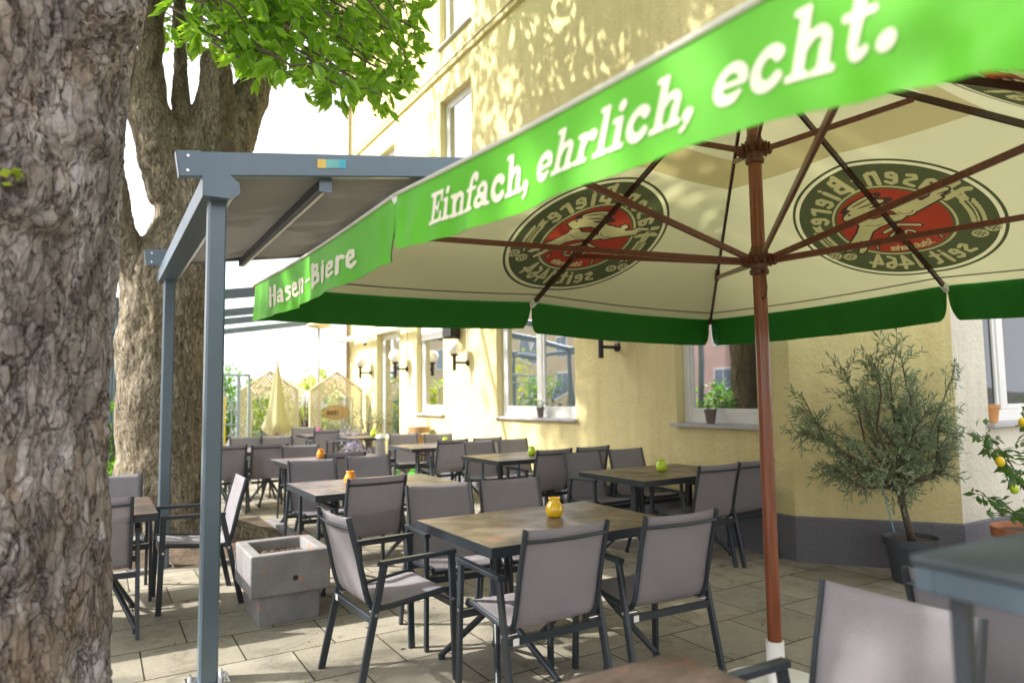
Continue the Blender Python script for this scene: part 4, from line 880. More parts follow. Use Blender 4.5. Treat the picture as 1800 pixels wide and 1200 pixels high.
table(4.38, 4.68, .0, 'largest looking wall table, just left of the parasol pole'); jar(4.40, 4.70, Z, JARG, 'lime glass on the wall table nearest the parasol pole')
table(-.25, 5.33, .0, 'table at the left between the near tree trunk and the pergola')
table(.78, 1.0, .0, 'foreground table corner with rusty brown top at the bottom edge')
table(4.35, 12.05, .0, 'sunlit far table beside the terrace door with a lime glass'); jar(4.28, 11.95, Z, JARG, 'lime glass on the far table beside the terrace door', 1.2)
# blurred high table close to the camera
ht = thing('bar_table', 'high metal table close to the camera at the right edge, out of focus', 'high table', (1.43, .27, 0), -.05)
m = MB(); m.box((-.33, -.35, 1.172), (.4, .35, 1.19)); bevel(m.build('tabletop', pm('teal_grey_laminate', (.035, .048, .055), .6, 0, .1, spec=.25), ht), .006)
m = MB()
for a in ((-.325, -.345, .395, -.315), (-.325, .315, .395, .345), (-.325, -.314, -.295, .314), (.365, -.314, .395, .314)): m.box((a[0], a[1], 1.135), (a[2], a[3], 1.1715))
m.build('apron', pm('blue_grey_apron', (.05, .075, .10), .35), ht)
for x in (-.28, .37):
    for y in (-.30, .3):
        m = MB(); m.beam((x, y, 0), (x, y, 1.134), .026, .026, (0, 1, 0)); m.build('leg', FRAME, ht)
# ================================================================== CONCRETE PLANTER
pl = thing('concrete_planter', 'weathered grey concrete planter box of bare soil on a smaller concrete block', 'planter', (1.11, 4.93, 0))
m = MB(); m.box((-.19, -.24, 0), (.20, .24, .188)); bevel(m.build('pedestal', CONC, pl), .008)
m = MB(); x0, x1, y0, y1, z0, z1 = -.25, .26, -.28, .29, .19, .455; r = .075
o = [(x0, y0), (x1, y0), (x1, y1), (x0, y1)]; i_ = [(x0+r, y0+r), (x1-r, y0+r), (x1-r, y1-r), (x0+r, y1-r)]; i2 = [(a*.93, b*.93) for a, b in i_]
vs = [(a, b, z0) for a, b in o]+[(a, b, z1) for a, b in o]+[(a, b, z1) for a, b in i_]+[(a, b, z1-.08) for a, b in i2]
fs = [(3, 2, 1, 0)]
for k in range(4):
    n = (k+1) % 4; fs += [(k, n, 4+n, 4+k), (4+k, 4+n, 8+n, 8+k), (8+k, 8+n, 12+n, 12+k)]
m.add(vs, fs); bevel(m.build('box', CONC, pl), .014, 3)
m = MB(); n = 24; vs = []
for a in range(n+1):
    for b in range(n+1): vs.append((i2[0][0]+(i2[1][0]-i2[0][0])*a/n, i2[0][1]+(i2[2][1]-i2[0][1])*b/n, z1-.075+random.random()*.014))
m.add(vs, [(a*(n+1)+b, (a+1)*(n+1)+b, (a+1)*(n+1)+b+1, a*(n+1)+b+1) for a in range(n) for b in range(n)]); m.build('soil', SOIL, pl)
m = MB(); m.tube([(.03, y0-.0015, z0+.10), (.03, y0+.01, z0+.10)], .018, 16); m.build('drain_hole', BLACK, pl)
# ================================================================== TREES
def tube_union(parts, name, mat, parent, vox=.03, disp=None):
    m = MB()
    for pts, rr in parts: m.tube(pts, rr, 24)
    o = m.build(name, mat, parent); md = o.modifiers.new('r', 'REMESH'); md.mode = 'VOXEL'; md.voxel_size = vox
    ms = o.modifiers.new('s', 'SMOOTH'); ms.factor = .5; ms.iterations = 6
    dg = bpy.context.evaluated_depsgraph_get(); me = bpy.data.meshes.new_from_object(o.evaluated_get(dg)); o.modifiers.clear(); o.data = me
    me.materials.clear(); me.materials.append(mat)
    N = len(me.vertices); P = np.empty(N*3, np.float32); me.vertices.foreach_get('co', P); P = P.reshape(-1, 3).astype(float); Nn = np.empty(N*3, np.float32); me.vertices.foreach_get('normal', Nn); Nn = Nn.reshape(-1, 3)
    if disp is not None: P = P+Nn*disp(P)[:, None]
    me.vertices.foreach_set('co', P.astype(np.float32).ravel()); me.polygons.foreach_set('use_smooth', np.ones(len(me.polygons), bool)); me.update(); return o
def bark_disp(P, k=0, sc=11, amp=.022):
    W3 = np.stack([vnoise(P*3.1, 31), vnoise(P*3.1+9, 32), vnoise(P*3.1+5, 33)], 1); W4 = np.stack([vnoise(P*12, 34), vnoise(P*12+9, 35), vnoise(P*12+5, 36)], 1)
    def crk(A, kk, w): n = fbm(P*A+.9*W3+.35*W4, 3, kk); return np.clip(np.abs(n)*w, 0, 1)**.6
    a = crk(np.array([sc, sc, sc*.2]), 75+k, 8.); b = crk(np.array([sc*1.9, sc*1.9, sc*.7]), 85+k, 8.); c = crk(np.array([sc*1.1, sc*1.1, sc*1.3]), 95+k, 5.)
    m = np.clip(.5+fbm(P*2.6, 3, 70+k)*1.3, 0, 1)
    return amp*((a-.6)*1.0+(b-.6)*.55*(.5+m)+(c-.6)*.35*m)+.022*fbm(P*np.array([5, 5, 2.2]), 4, 60+k)+.004*fbm(P*np.array([50, 50, 22]), 3, 64+k)
# trunk 1: the large one at the left edge of the picture
T1 = Vector((-.468, 3.10, 0)); t1 = thing('chestnut_tree', 'massive old chestnut trunk filling the left edge, knotted flaking bark', 'tree', T1)
na, nz = 420, 760; zz = np.linspace(-.02, 5.6, nz); aa = np.arange(na)*2*pi/na
A_, Z_ = np.meshgrid(aa, zz, indexing='ij'); A_ = A_.ravel(); Z_ = Z_.ravel()
rz_ = np.interp(Z_, [-.1, 0, .25, .6, 1.2, 1.7, 2.1, 2.5, 3.0, 4, 5.6], [.66, .60, .545, .505, .47, .46, .485, .525, .575, .63, .66])
Q = np.stack([np.cos(A_)*.5, np.sin(A_)*.5, Z_], 1)
rz_ = rz_+.05*fbm(Q*np.array([1.3, 1.3, .7]), 3, 3)+.03*np.cos(A_*5+1)*np.exp(-Z_*2.2)
# burls
for az, zc, rr_, amp in ((-1.22, 2.13, .25, .10), (-.72, 2.36, .14, .055), (-.65, 2.82, .16, .06), (-1.3, 3.15, .2, .08), (-2.0, 1.35, .2, .03), (-1.9, 2.6, .25, .04)):
    dd = np.hypot(((A_-az+pi) % (2*pi)-pi)*.48, (Z_-zc)*1.0); e = np.exp(-(dd/rr_)**2*2); lip = np.clip((Z_-(zc-rr_*.62))/.05, 0, 1); rz_ = rz_+amp*e*(.25+.75*lip)*(1+.12*np.sin(dd*85+2*fbm(Q*6, 2, 4)))
P = np.stack([np.cos(A_)*rz_, np.sin(A_)*rz_, Z_], 1); rad = np.stack([np.cos(A_), np.sin(A_), 0*A_], 1)
P = P+rad*(bark_disp(P*1.0, 1, 13, .024)+.005*fbm(P*np.array([38, 38, 18]), 4, 90))[:, None]
I = np.arange(na*nz).reshape(na, nz); In = np.roll(I, -1, 0); F = np.stack([I[:, :-1].ravel(), In[:, :-1].ravel(), In[:, 1:].ravel(), I[:, 1:].ravel()], 1)
npmesh('trunk', P, F, BARK1, t1, True)
tube_union([([(0, 0, 5.2), (-.3, .5, 6.4), (-.9, 1.2, 8.2), (-1.6, 2, 10)], [.6, .5, .34, .12]), ([(0, 0, 5.2), (.6, -.1, 6.3), (1.3, .5, 8), (2, 1.5, 9.6)], [.5, .36, .25, .1]), ([(0, 0, 5.0), (-1, -.6, 6.3), (-2.4, -1, 8), (-3.4, -1, 9)], [.45, .33, .22, .1])], 'limbs', BARK1, t1, .05, lambda P: bark_disp(P, 4, 9, .02))
# trunk 2: behind the pergola post, forking
T2 = Vector((.68, 8.15, 0)); t2 = thing('chestnut_tree', 'forked chestnut tree behind the pergola posts with cut-back limbs and fresh green leaves', 'tree', T2)
def wp(px, py, Yp):   # a measured outline point on a plane at depth Yp
    d = fw*1208+rt*(px-900)-upv*(py-600); t = Yp/d.y; return Vector((d.x*t, Yp, HC+d.z*t))
def l2(px, py, Y): return tuple(wp(px, py, Y)-T2)
sc_ = 8.15*1.13/1208
parts = [([l2(288, 1010, 8.15), l2(288, 905, 8.15), l2(286, 800, 8.15), l2(287, 600, 8.15), l2(300, 490, 8.15), l2(348, 405, 8.15), l2(350, 330, 8.15), l2(350, 285, 8.15)], [.72, .50, .45, .43, .45, .42, .44, .42]),
         ([l2(322, 335, 8.15), l2(288, 265, 8.1), l2(268, 185, 8.05), l2(268, 100, 8), l2(272, 0, 7.95), l2(276, -150, 7.9), l2(270, -300, 7.8)], [.36, .24, .16, .115, .095, .08, .06]),
         ([l2(325, 290, 8.15), l2(318, 200, 8.2), l2(318, 110, 8.3), l2(316, 0, 8.5), l2(310, -160, 8.7)], [.26, .11, .075, .065, .05]),
         ([l2(345, 320, 8.15), l2(372, 240, 8.1), l2(378, 160, 8.05), l2(378, 110, 8.0), l2(378, 98, 8.0)], [.36, .25, .18, .145, .11]),
         ([l2(358, 320, 8.15), l2(405, 240, 8.2), l2(445, 155, 8.3), l2(487, 62, 8.5), l2(512, 0, 8.8), l2(560, -120, 9.2), l2(600, -260, 9.5)], [.36, .24, .15, .125, .11, .09, .07]),
         ([l2(272, 530, 8.15), l2(238, 470, 8.1), l2(203, 400, 8.0), l2(185, 300, 7.95), l2(180, 200, 7.9)], [.34, .19, .14, .13, .12]),
         ([l2(295, 300, 8.15), l2(258, 222, 8.2), l2(234, 168, 8.3), l2(215, 60, 8.4)], [.22, .13, .11, .09]),
         ([(0, 0, .12), (.75, -.55, -.02), (1.2, -.9, -.1)], [.35, .14, .05]), ([(0, 0, .12), (-.5, -.8, -.05)], [.35, .10]), ([(0, 0, .1), (1.0, .2, -.08)], [.3, .06]),
         ([l2(385, 300, 8.0), l2(400, 262, 7.8)], [.10, .07])]
tk = tube_union(parts, 'trunk', BARK2, t2, .026, lambda P: bark_disp(P, 7, 19, .020)+.03*fbm(P*2.2, 3, 8))
m = MB(); c = Vector(l2(400, 259, 7.78)); m.sphere(c, .085, 12, 8); m.build('cut_stub', TWIG, t2, True)
# ------ leaves
def leaflet(L, Wd, droop, n=4):
    """one leaflet along +x, folded on its midrib; returns verts, quads"""
    V = []; F = []
    for i in range(n+1):
        t = i/n; x = L*t; wd = Wd*max(.06, sin(pi*min(1, t**1.5*.96+.03)))*.5; z = -droop*t*t*L
        V += [(x, -wd, z-.25*wd), (x, 0, z+.12*wd), (x, wd, z-.25*wd)]
    for i in range(n): a = 3*i; F += [(a, a+3, a+4, a+1), (a+1, a+4, a+5, a+2)]
    return np.array(V), np.array(F)
def palmate(seed, nl=7):
    r = random.Random(seed); V = []; F = []; o = 0
    for k in range(nl):
        t = k/(nl-1)-.5; a = t*radians(230); L = (1-.55*abs(t)*1.3)*r.uniform(.9, 1.08); v, f = leaflet(L, .37*L, r.uniform(.5, 1.1), 3)
        tilt = r.uniform(.5, 1.15); v2 = v.copy(); v2[:, 0] = v[:, 0]*cos(tilt)+v[:, 2]*sin(tilt); v2[:, 2] = -v[:, 0]*sin(tilt)+v[:, 2]*cos(tilt)
        c, s = cos(a), sin(a); v3 = np.stack([v2[:, 0]*c-v2[:, 1]*s, v2[:, 0]*s+v2[:, 1]*c, v2[:, 2]], 1); V.append(v3); F.append(f+o); o += len(v)
    return np.concatenate(V), np.concatenate(F)
def simple_leaf(Wd=.35, droop=.2):
    return leaflet(1.0, Wd, droop, 2)
def scatter(protos, pts, dirs, sizes, name, mat, parent, origin, jitter=.6):
    Vs = []; Fs = []; o = 0
    for i in range(len(pts)):
        pv, pf = protos[i % len(protos)]; d = Vector(dirs[i]).normalized(); q = Vector((rng.normal(0, 1), rng.normal(0, 1), rng.normal(0, 1)+1.6))
        y = q.cross(d)
        if y.length < 1e-3: y = Vector((0, 1, 0))
        y.normalize(); z = d.cross(y); R = np.array([d, y, z]); Vs.append(pv*sizes[i] @ R+np.array(pts[i])-np.array(origin)); Fs.append(pf+o); o += len(pv)
    return npmesh(name, np.concatenate(Vs), np.concatenate(Fs), mat, parent)
PAL = [palmate(i, 5+(i % 3)) for i in range(10)]
# visible hanging foliage: branches fan out from the right-hand limb; each twig carries drooping leaves
limit = [(268, 60), (285, 95), (310, 135), (330, 125), (352, 95), (385, 112), (410, 128), (440, 150), (470, 165), (500, 160), (520, 185), (555, 195), (585, 200), (600, 205), (640, 195), (655, 215), (683, 222), (700, 205), (712, 165), (735, 150), (758, 118), (755, 60), (742, 20), (738, 0), (745, -200), (800, -500)]
def lim_y(px):
    for (a, b), (c, d) in zip(limit[:-1], limit[1:]):
        if a <= px <= c and c > a: return b+(d-b)*(px-a)/(c-a)
    return -999
pts = []; dirs = []; sizes = []; twigs = MB(); r = random.Random(3)
for k in range(560):
    px = 262+483*r.random(); top = r.uniform(-330, 190); dep = 5.4+(px-262)/500*1.2+r.uniform(-1.3, 1.9)
    if px < 450 and r.random() < .25: continue
    if px < 345: dep = r.uniform(8.5, 10.2)
    elif px < 480 and r.random() < .55: dep = r.uniform(4.7, 5.6)
    if top > lim_y(px)-24: continue
    base = wp(px, top, dep)
    tipx = px+r.uniform(-8, 35); end = base+Vector((r.uniform(-.1, .45), r.uniform(-.3, .3), r.uniform(-.35, .05))); n = r.randint(4, 8)
    st0 = base+Vector((-.5, .3, .35)); pth = [base+(st0-base)*.35, base, (base+end)/2+Vector((0, 0, .05)), end]; keep = False
    for j in range(n):
        t = (j+1)/n; p = base.lerp(end, t)+Vector((r.gauss(0, .12), r.gauss(0, .12), r.gauss(0, .07)))
        v = p-Vector((0, 0, HC)); zc = v.dot(fw); qx = 900+1208*v.dot(rt)/zc; qy = 600-1208*v.dot(upv)/zc; sz = r.uniform(.10, .165)
        if qx > 748 and qy > -40: continue
        if qy+sz*.8/zc*1208 > lim_y(qx)+r.uniform(-6, 8): continue
        keep = True; pts.append(tuple(p)); a = r.uniform(0, 2*pi); dirs.append((cos(a), sin(a), r.uniform(-2.2, -.2))); sizes.append(sz)
    v = end-Vector((0, 0, HC)); zc = v.dot(fw); ex = 900+1208*v.dot(rt)/zc; ey = 600-1208*v.dot(upv)/zc
    if keep and ey < lim_y(ex)-22 and ex < 735: twigs.tube([tuple(q-T2) for q in pth], [.012, .009, .006, .003], 5)
# upper crown of tree 2 and crown of tree 1 (above the frame; they dapple the light)
def crown(cx, cy, cz, R, n, zmin, sz=(.16, .26)):
    out = []
    for _ in range(n//9):
        v = Vector((r.gauss(0, 1), r.gauss(0, 1), r.gauss(0, .7))); v = v.normalized()*R*r.uniform(.35, 1)**.5; c = Vector((cx, cy, cz))+v
        for _ in range(9):
            p = c+Vector((r.gauss(0, .28), r.gauss(0, .28), r.gauss(0, .18)))
            w_ = p-Vector((0, 0, HC)); zc = w_.dot(fw)
            if p.z < zmin: continue
            if zc > .3:
                qx = 900+1208*w_.dot(rt)/zc; qy = 600-1208*w_.dot(upv)/zc
                if -40 < qx < 1860 and qy > -30: continue
            out.append((tuple(p), (r.gauss(0, 1), r.gauss(0, 1), r.uniform(-1, 0)), r.uniform(*sz)))
    return out
for p, d, s in crown(.2, 9.2, 9.0, 3.9, 5200, 5.2)+crown(1.5, 7.5, 8.0, 2.0, 900, 6)+crown(-.3, 9.3, 7.0, 2.1, 1700, 5.6)+crown(-1.2, 6.2, 7.2, 1.6, 700, 5.6): pts.append(p); dirs.append(d); sizes.append(s)
scatter(PAL, pts, dirs, sizes, 'crown', LEAF, t2, T2)
for k in range(7):
    a = wp(300+k*50+r.uniform(-10, 10), -60-r.uniform(0, 80), 6+r.uniform(-1, 2)); b = a+Vector((r.uniform(.2, .9), r.uniform(-.6, .3), r.uniform(-.5, -.1)))
    v = b-Vector((0, 0, HC)); twigs.tube([tuple(q-T2) for q in (a, (a+b)/2+Vector((0, 0, .08)), b)], [.018, .012, .006], 6)
tw_ = twigs.build('twigs', TWIG, t2, True); tw_['kind'] = 'stuff'
pts = []; dirs = []; sizes = []
for p, d, s in crown(-2.6, 4.6, 8.0, 3.2, 2500, 5.4)+crown(-.6, 1.5, 7.6, 2.4, 800, 5.6)+crown(-5.2, 5.2, 7.5, 2.2, 700, 5.0): pts.append(p); dirs.append(d); sizes.append(s)
scatter(PAL, pts, dirs, sizes, 'crown', LEAF, t1, T1)
# sprig on trunk 1
sprp = wp(22, 312, 2.46); pts = [tuple(sprp+Vector((r.gauss(0, .015), -.03, r.gauss(0, .012)))) for _ in range(7)]; dirs = [(r.gauss(0, 1), -1, r.uniform(-.6, .6)) for _ in pts]
scatter([simple_leaf(.7, .3)], pts, dirs, [.045]*7, 'sprig', HEDGEL, t1, T1)
# soil pit round trunk 2
n = 90; m = MB(); vs = []
for a in range(n+1):
    for b in range(n+1):
        x = -.55+2.3*a/n; y = 6.75+2.2*b/n; vs.append((x, y, 0))
Pv = np.array(vs); ed = np.minimum(np.minimum(Pv[:, 0]+.55, 1.75-Pv[:, 0]), np.minimum(Pv[:, 1]-6.75, 8.95-Pv[:, 1])); Pv[:, 2] = .006+np.clip(ed/.5, 0, 1)*(.05+.035*fbm(Pv*3, 4, 12)+.02*fbm(Pv*14, 3, 13))
I = np.arange((n+1)**2).reshape(n+1, n+1); F = np.stack([I[:-1, :-1].ravel(), I[1:, :-1].ravel(), I[1:, 1:].ravel(), I[:-1, 1:].ravel()], 1); so = npmesh('tree_pit_soil', Pv, F, SOIL, smooth=True); struct(so)
m = MB()
for k, (a, b, c, d) in enumerate(((1.77, 6.6, 1.87, 7.55), (1.77, 7.56, 1.87, 8.6), (-.6, 6.62, .45, 6.73), (.95, 6.6, 1.76, 6.70))): m.box((a, b, -.02), (c, d, .035))
struct(bevel(m.build('kerb_stones', CONC), .008))
r = random.Random(77); lp = []; ld = []; ls_ = []
for _ in range(420):
    x, y = r.uniform(-.5, 5), r.uniform(1.2, 12); lp.append((x, y, .006+r.random()*.004)); a = r.uniform(0, 6.3); ld.append((cos(a), sin(a), .03)); ls_.append(r.uniform(.010, .036))
for _ in range(260):   # more near the tree pit
    x, y = r.gauss(.9, .8), r.gauss(7.2, .9); lp.append((x, y, .012)); a = r.uniform(0, 6.3); ld.append((cos(a), sin(a), .05)); ls_.append(r.uniform(.01, .04))
o = scatter([simple_leaf(.5, .1)], lp, ld, ls_, 'leaf_litter', pm('dry_leaf', (.16, .11, .05), .8, 0, .4, 3, kind='world'), None, (0, 0, 0)); o['kind'] = 'stuff'; o['label'] = 'small dry leaves and bud scales scattered on the paving'; o['category'] = 'litter'
lp = []; ld = []; ls_ = []
for _ in range(90):
    row = r.randint(0, 12); y = .255+.487*row+r.gauss(0, .004); cx_ = r.uniform(-.3, 5)
    for _ in range(7): lp.append((cx_+r.gauss(0, .03), y+r.gauss(0, .004), .002)); a = r.uniform(0, 6.3); ld.append((cos(a)*.6, sin(a)*.6, 1)); ls_.append(r.uniform(.008, .022))
o = scatter([simple_leaf(.25, .2)], lp, ld, ls_, 'joint_weeds', BUSHL, None, (0, 0, 0)); o['kind'] = 'stuff'; o['label'] = 'tiny green weeds growing in the paving joints'; o['category'] = 'weeds'
# ================================================================== OLIVE TREE IN POT
def pot(m, prof, c=(0, 0, 0), n=32): m.lathe(prof, c, n)
OL = Vector((5.36, 3.02, 0)); ol = thing('potted_olive_tree', 'small olive tree with grey green crown in an anthracite pot at the building corner', 'potted tree', OL)
m = MB(); pot(m, [(0, 0), (.135, 0), (.14, .01), (.178, .27), (.197, .275), (.202, .335), (.19, .335), (.18, .30), (0, .30)]); m.build('pot', POTG, ol, 'auto')
m = MB(); m.disc((0, 0, .303), .182); m.build('soil', SOIL, ol)
def wo(px, py, Y=3.02): return tuple(wp(px, py, Y)-OL)
m = MB(); m.tube([(.02, 0, .28), wo(1590, 900), wo(1585, 875), wo(1580, 860)], [.03, .024, .026, .03], 12)
ends_ = []
r = random.Random(11)
targets = [(1470, 640, -.25), (1440, 690, .2), (1420, 740, 0), (1450, 790, -.2), (1480, 830, .1), (1530, 640, .25), (1560, 625, -.1), (1580, 605, 0), (1600, 660, .2), (1640, 650, -.2), (1655, 630, .1), (1660, 720, 0), (1680, 745, .2), (1670, 800, -.1), (1640, 820, .2), (1560, 720, -.3), (1520, 760, .3), (1600, 760, -.3), (1500, 700, 0), (1620, 700, .3), (1555, 880, -.1), (1435, 760, .2), (1500, 820, .2), (1620, 780, 0), (1540, 700, .1), (1575, 690, -.15), (1560, 770, .15), (1530, 790, -.2), (1600, 720, .1), (1580, 740, -.3)]
fork = Vector(wo(1582, 862)); twp = []
for (tx, ty, dy) in targets:
    tx = 1556+(tx-1556)*.90
    e = Vector(wo(tx, ty))+Vector((0, dy, 0)); mid = fork.lerp(e, .5)+Vector((r.gauss(0, .07), r.gauss(0, .08), r.gauss(0, .05)-.03)); 
    pth = [fork, fork.lerp(mid, .5)+Vector((0, 0, .02)), mid, mid.lerp(e, .5)+Vector((r.gauss(0, .04), r.gauss(0, .04), .02+r.gauss(0, .02))), e]; m.tube(pth, [.016, .012, .009, .006, .003], 7); ends_.append(pth)
op = []; od = []; os_ = []
for pth in ends_:
    for _ in range(18):
        t = r.uniform(.22, 1)**.8*4; i = min(3, int(t)); b = pth[i].lerp(pth[i+1], t-i); cc_ = Vector(wo(1565, 800))
        if b.z < .68 and r.random() < .85: continue
        d = ((b-cc_).normalized()*.8+Vector((r.gauss(0, .7), r.gauss(0, .7), r.gauss(.35, .5)))).normalized(); L = r.uniform(.10, .24); e = b+d*L+Vector((0, 0, -.02))
        m.tube([b, (b+e)/2+Vector((0, 0, .015)), e], [.0028, .002, .0012], 4); sd0 = d.cross(Vector((r.gauss(0, 1), r.gauss(0, 1), r.gauss(0, 1)))).normalized()
        for j in range(12):
            q = b.lerp(e, (j+1)/12); q.z += .015*sin(pi*(j+1)/12); sg_ = 1 if j % 2 else -1
            if j % 4 > 1: sd0 = d.cross(sd0).normalized() if j % 4 == 2 else sd0
            sd = (d*.75+sd0*sg_*.75+Vector((r.gauss(0, .2), r.gauss(0, .2), r.gauss(0, .2)))).normalized(); op.append(tuple(q+OL)); od.append(tuple(sd)); os_.append(r.uniform(.048, .074))
m.build('trunk', TWIG, ol, True)
scatter([simple_leaf(.25, .12)], op, od, os_, 'crown', OLIVEL, ol, OL)
m = MB(); m.tube([wo(1572, 935), wo(1551, 855)], .005, 8); m.build('stake', pm('pale_blue_stake', (.15, .35, .42), .4), ol)
# ================================================================== LEMON TREE
LM = Vector((5.86, 2.43, 0)); lm = thing('potted_lemon_tree', 'lemon tree with yellow fruit in a terracotta pot at the right edge', 'potted tree', LM)
def wl(px, py, Y=2.43): return tuple(wp(px, py, Y)-LM)
m = MB(); pot(m, [(0, 0), (.16, 0), (.215, .36), (.24, .365), (.245, .44), (.225, .44), (.21, .40), (0, .40)], (0, 0, 0)); m.build('pot', TERRA, lm, 'auto')
m = MB(); m.disc((0, 0, .403), .212); m.build('soil', SOIL, lm)
m = MB(); lp = []; ld = []; lf = []; r = random.Random(5)
b0 = Vector((.0, 0, .4)); f0 = Vector((.03, 0, .65)); m.tube([b0, f0], [.016, .012], 8)
for (tx, ty, dy) in [(1735, 790, 0), (1760, 760, .1), (1785, 710, -.1), (1800, 740, 0), (1745, 830, -.1), (1745, 870, .1), (1725, 900, -.05), (1800, 830, .1), (1820, 780, 0), (1850, 720, .1), (1780, 860, -.15), (1800, 690, 0), (1730, 760, .05), (1875, 800, 0), (1770, 900, -.1)]:
    e = Vector(wl(tx, ty))+Vector((0, dy, 0)); st_ = f0 if ty < 850 else b0+Vector((0, 0, .05)); mid = st_.lerp(e, .5)+Vector((0, 0, .05)); m.tube([st_, mid, e], [.007, .005, .002], 6)
    for j in range(22):
        t = r.uniform(.35, 1.05); q = (mid.lerp(e, (t-.5)*2) if t > .5 else st_.lerp(mid, t*2)); lp.append(tuple(q+LM+Vector((r.gauss(0, .02), r.gauss(0, .02), r.gauss(0, .02))))); ld.append((r.gauss(0, 1), r.gauss(0, 1), r.gauss(-.3, .7))); lf.append(r.uniform(.05, .095))
m.build('trunk', TWIG, lm, True); scatter([simple_leaf(.52, .35)], lp, ld, lf, 'crown', LEMONL, lm, LM)
for (px, py, mt) in ((1758, 811, 'y'), (1783, 859, 'g'), (1798, 742, 'y')):
    c = wl(px, py, 2.33); mm = MB(); mm.sphere(c, .029, 14, 10, sc=(1, 1, 1.2)); mm.build('lemon', pm('lemon_yellow', (.78, .56, .02), .4, 0, .1, 30, 200, .0005) if mt == 'y' else pm('lemon_green', (.45, .6, .03), .4, 0, .1, 30, 200, .0005), lm, True)
# ================================================================== SILL POTS
def sillpot(x, y, z, mat, h, label, r0, seed, spread):
    t = thing('flower_pot', label, 'flower pot', (x, y, z), 0, 'small pots on the window sills'); m = MB(); m.lathe([(0, 0), (r0*.68, 0), (r0*.92, h*.78), (r0, h*.79), (r0*1.02, h), (r0*.92, h), (r0*.88, h*.88), (0, h*.88)], n=24); m.build('pot', mat, t, 'auto')
    if spread:
        rr = random.Random(seed); p = []; d = []; s = []
        for _ in range(26):
            a = rr.uniform(0, 6.28); q = rr.uniform(0, spread); p.append((x+q*cos(a), y+q*sin(a), z+h+rr.uniform(.0, .11)-q*.1)); d.append((cos(a), sin(a), rr.uniform(-.2, .8))); s.append(rr.uniform(.035, .06))
        scatter([simple_leaf(.55, .5)], p, d, s, 'plant', LEMONL, t, (x, y, z))
    else:
        m = MB(); m.disc((0, 0, h*.885), r0*.9); m.build('soil', SOIL, t)
    return t
sillpot(XF+.0, 4.82, 1.148, POTB, .14, 'grey brown flower pot on the window sill behind the parasol pole', .06, 1, .075)
sillpot(XF+.0, 7.86, 1.148, POTB, .135, 'grey flower pot on the sill of the wide two-pane window', .055, 2, .05)
sillpot(6.52, 2.94, 1.166, TERRAO, .15, 'plain orange clay pot on the pale side wall sill', .075, 3, 0)
# ================================================================== FAR END OF THE TERRACE
LAT = pm('cream_painted_lattice', (.66, .58, .40), .6, 0, .08, kind='world')
MIRR = glass_mat('screen_glass', .22, (.6, .7, .7))
def screen(x, y, w, label, window_full=True, rz=0):
    t = thing('pierced_screen', label, 'garden screen', (x, y, 0), rz, 'cream pierced screens with pointed tops'); hw = w/2; zs, zt = 1.62, 2.02
    out = [(-hw, .05), (hw, .05), (hw, zs), (0, zt), (-hw, zs)]; inn = [(-hw*.62, .62), (hw*.62, .62), (hw*.62, 1.40), (0, 1.68), (-hw*.62, 1.40)]
    def ring_beam(pp, th, nm, par_):
        m = MB()
        for (a, b), (c, d) in zip(pp, pp[1:]+pp[:1]): m.beam((a, 0, b), (c, 0, d), .04, th, (0, 1, 0))
        return m.build(nm, LAT, par_)
    ring_beam(out, .055, 'outer_frame', t); f = ring_beam(inn, .045, 'inner_frame', t)
    def lat(X, Y):
        D = np.maximum(poly_d(X, Y, out), -poly_d(X, Y, inn)); p = .072; row = np.floor(Y/(p*.62)); xx = (X+row*p*.5) % p-p/2; yy = Y-(row+.5)*p*.62
        return np.maximum(D, -(np.abs(xx)/(p*.36)+np.abs(yy)/(p*.27)-1)*.02)
    V, F = raster(lat, -hw, hw, .05, zt, .012); m = MB(); m.v = [(x, .005, z) for x, z in V]; m.f = F; m.m = [0]*len(F)
    lo = m.build('pierced_panel', LAT, t); sd_ = lo.modifiers.new('s', 'SOLIDIFY'); sd_.thickness = .012
    m = MB(); m.add([(a, .0, b) for a, b in inn], [(0, 1, 2, 3, 4)]); m.build('pane', MIRR, f)
    return t
screen(3.10, 15.0, 1.16, 'left cream pierced screen behind the folded parasol'); sc2 = screen(4.52, 15.0, 1.14, 'right cream pierced screen carrying the oval sign')
sg = thing('oval_sign', 'oval wooden sign hanging in the right pierced screen, half covered by leaves', 'sign', (4.50, 14.93, 1.13))
m = MB(); n = 40; m.add([(.30*cos(2*pi*i/n), -.02, .16*sin(2*pi*i/n)) for i in range(n)]+[(.30*cos(2*pi*i/n), .0, .16*sin(2*pi*i/n)) for i in range(n)], [tuple(range(n)), tuple(range(2*n-1, n-1, -1))]+[(i, n+i, n+(i+1) % n, (i+1) % n) for i in range(n)]); m.build('board', wood_mat('sign_wood', (.42, .26, .10), (.55, .36, .16), .6), sg)
ABCD = {'I': (.24, G(('b', .06, 0, .18, .68))), 'A': (.5, G(('l', [(.06, 0), (.24, .68), (.42, 0)], .11), ('b', .12, .2, .36, .29))), 'K': (.48, G(('b', .06, 0, .18, .68), ('l', [(.42, .68), (.16, .34), (.42, 0)], .11))), 'E': (.42, G(('b', .06, 0, .17, .68), ('b', .06, .58, .4, .68), ('b', .06, .3, .36, .39), ('b', .06, 0, .4, .1))), 'R': (.46, G(('b', .06, 0, .17, .68), ('l', [(.12, .62), (.34, .6), (.36, .42), (.14, .34), (.4, 0)], .10)))}
vf = raster(text_sdf('AKKI', ABCD, .13, .26, 0, .02), -.02, .3, -.02, .12, .006); decal('lettering', vf, lambda x, y: (-.22+x, -.023, -.05+y), PRINTK, sg)
gt = thing('metal_gate', 'pale blue grey tubular gate with an arched bar by the terrace entrance', 'gate', (2.0, 14.6, 0))
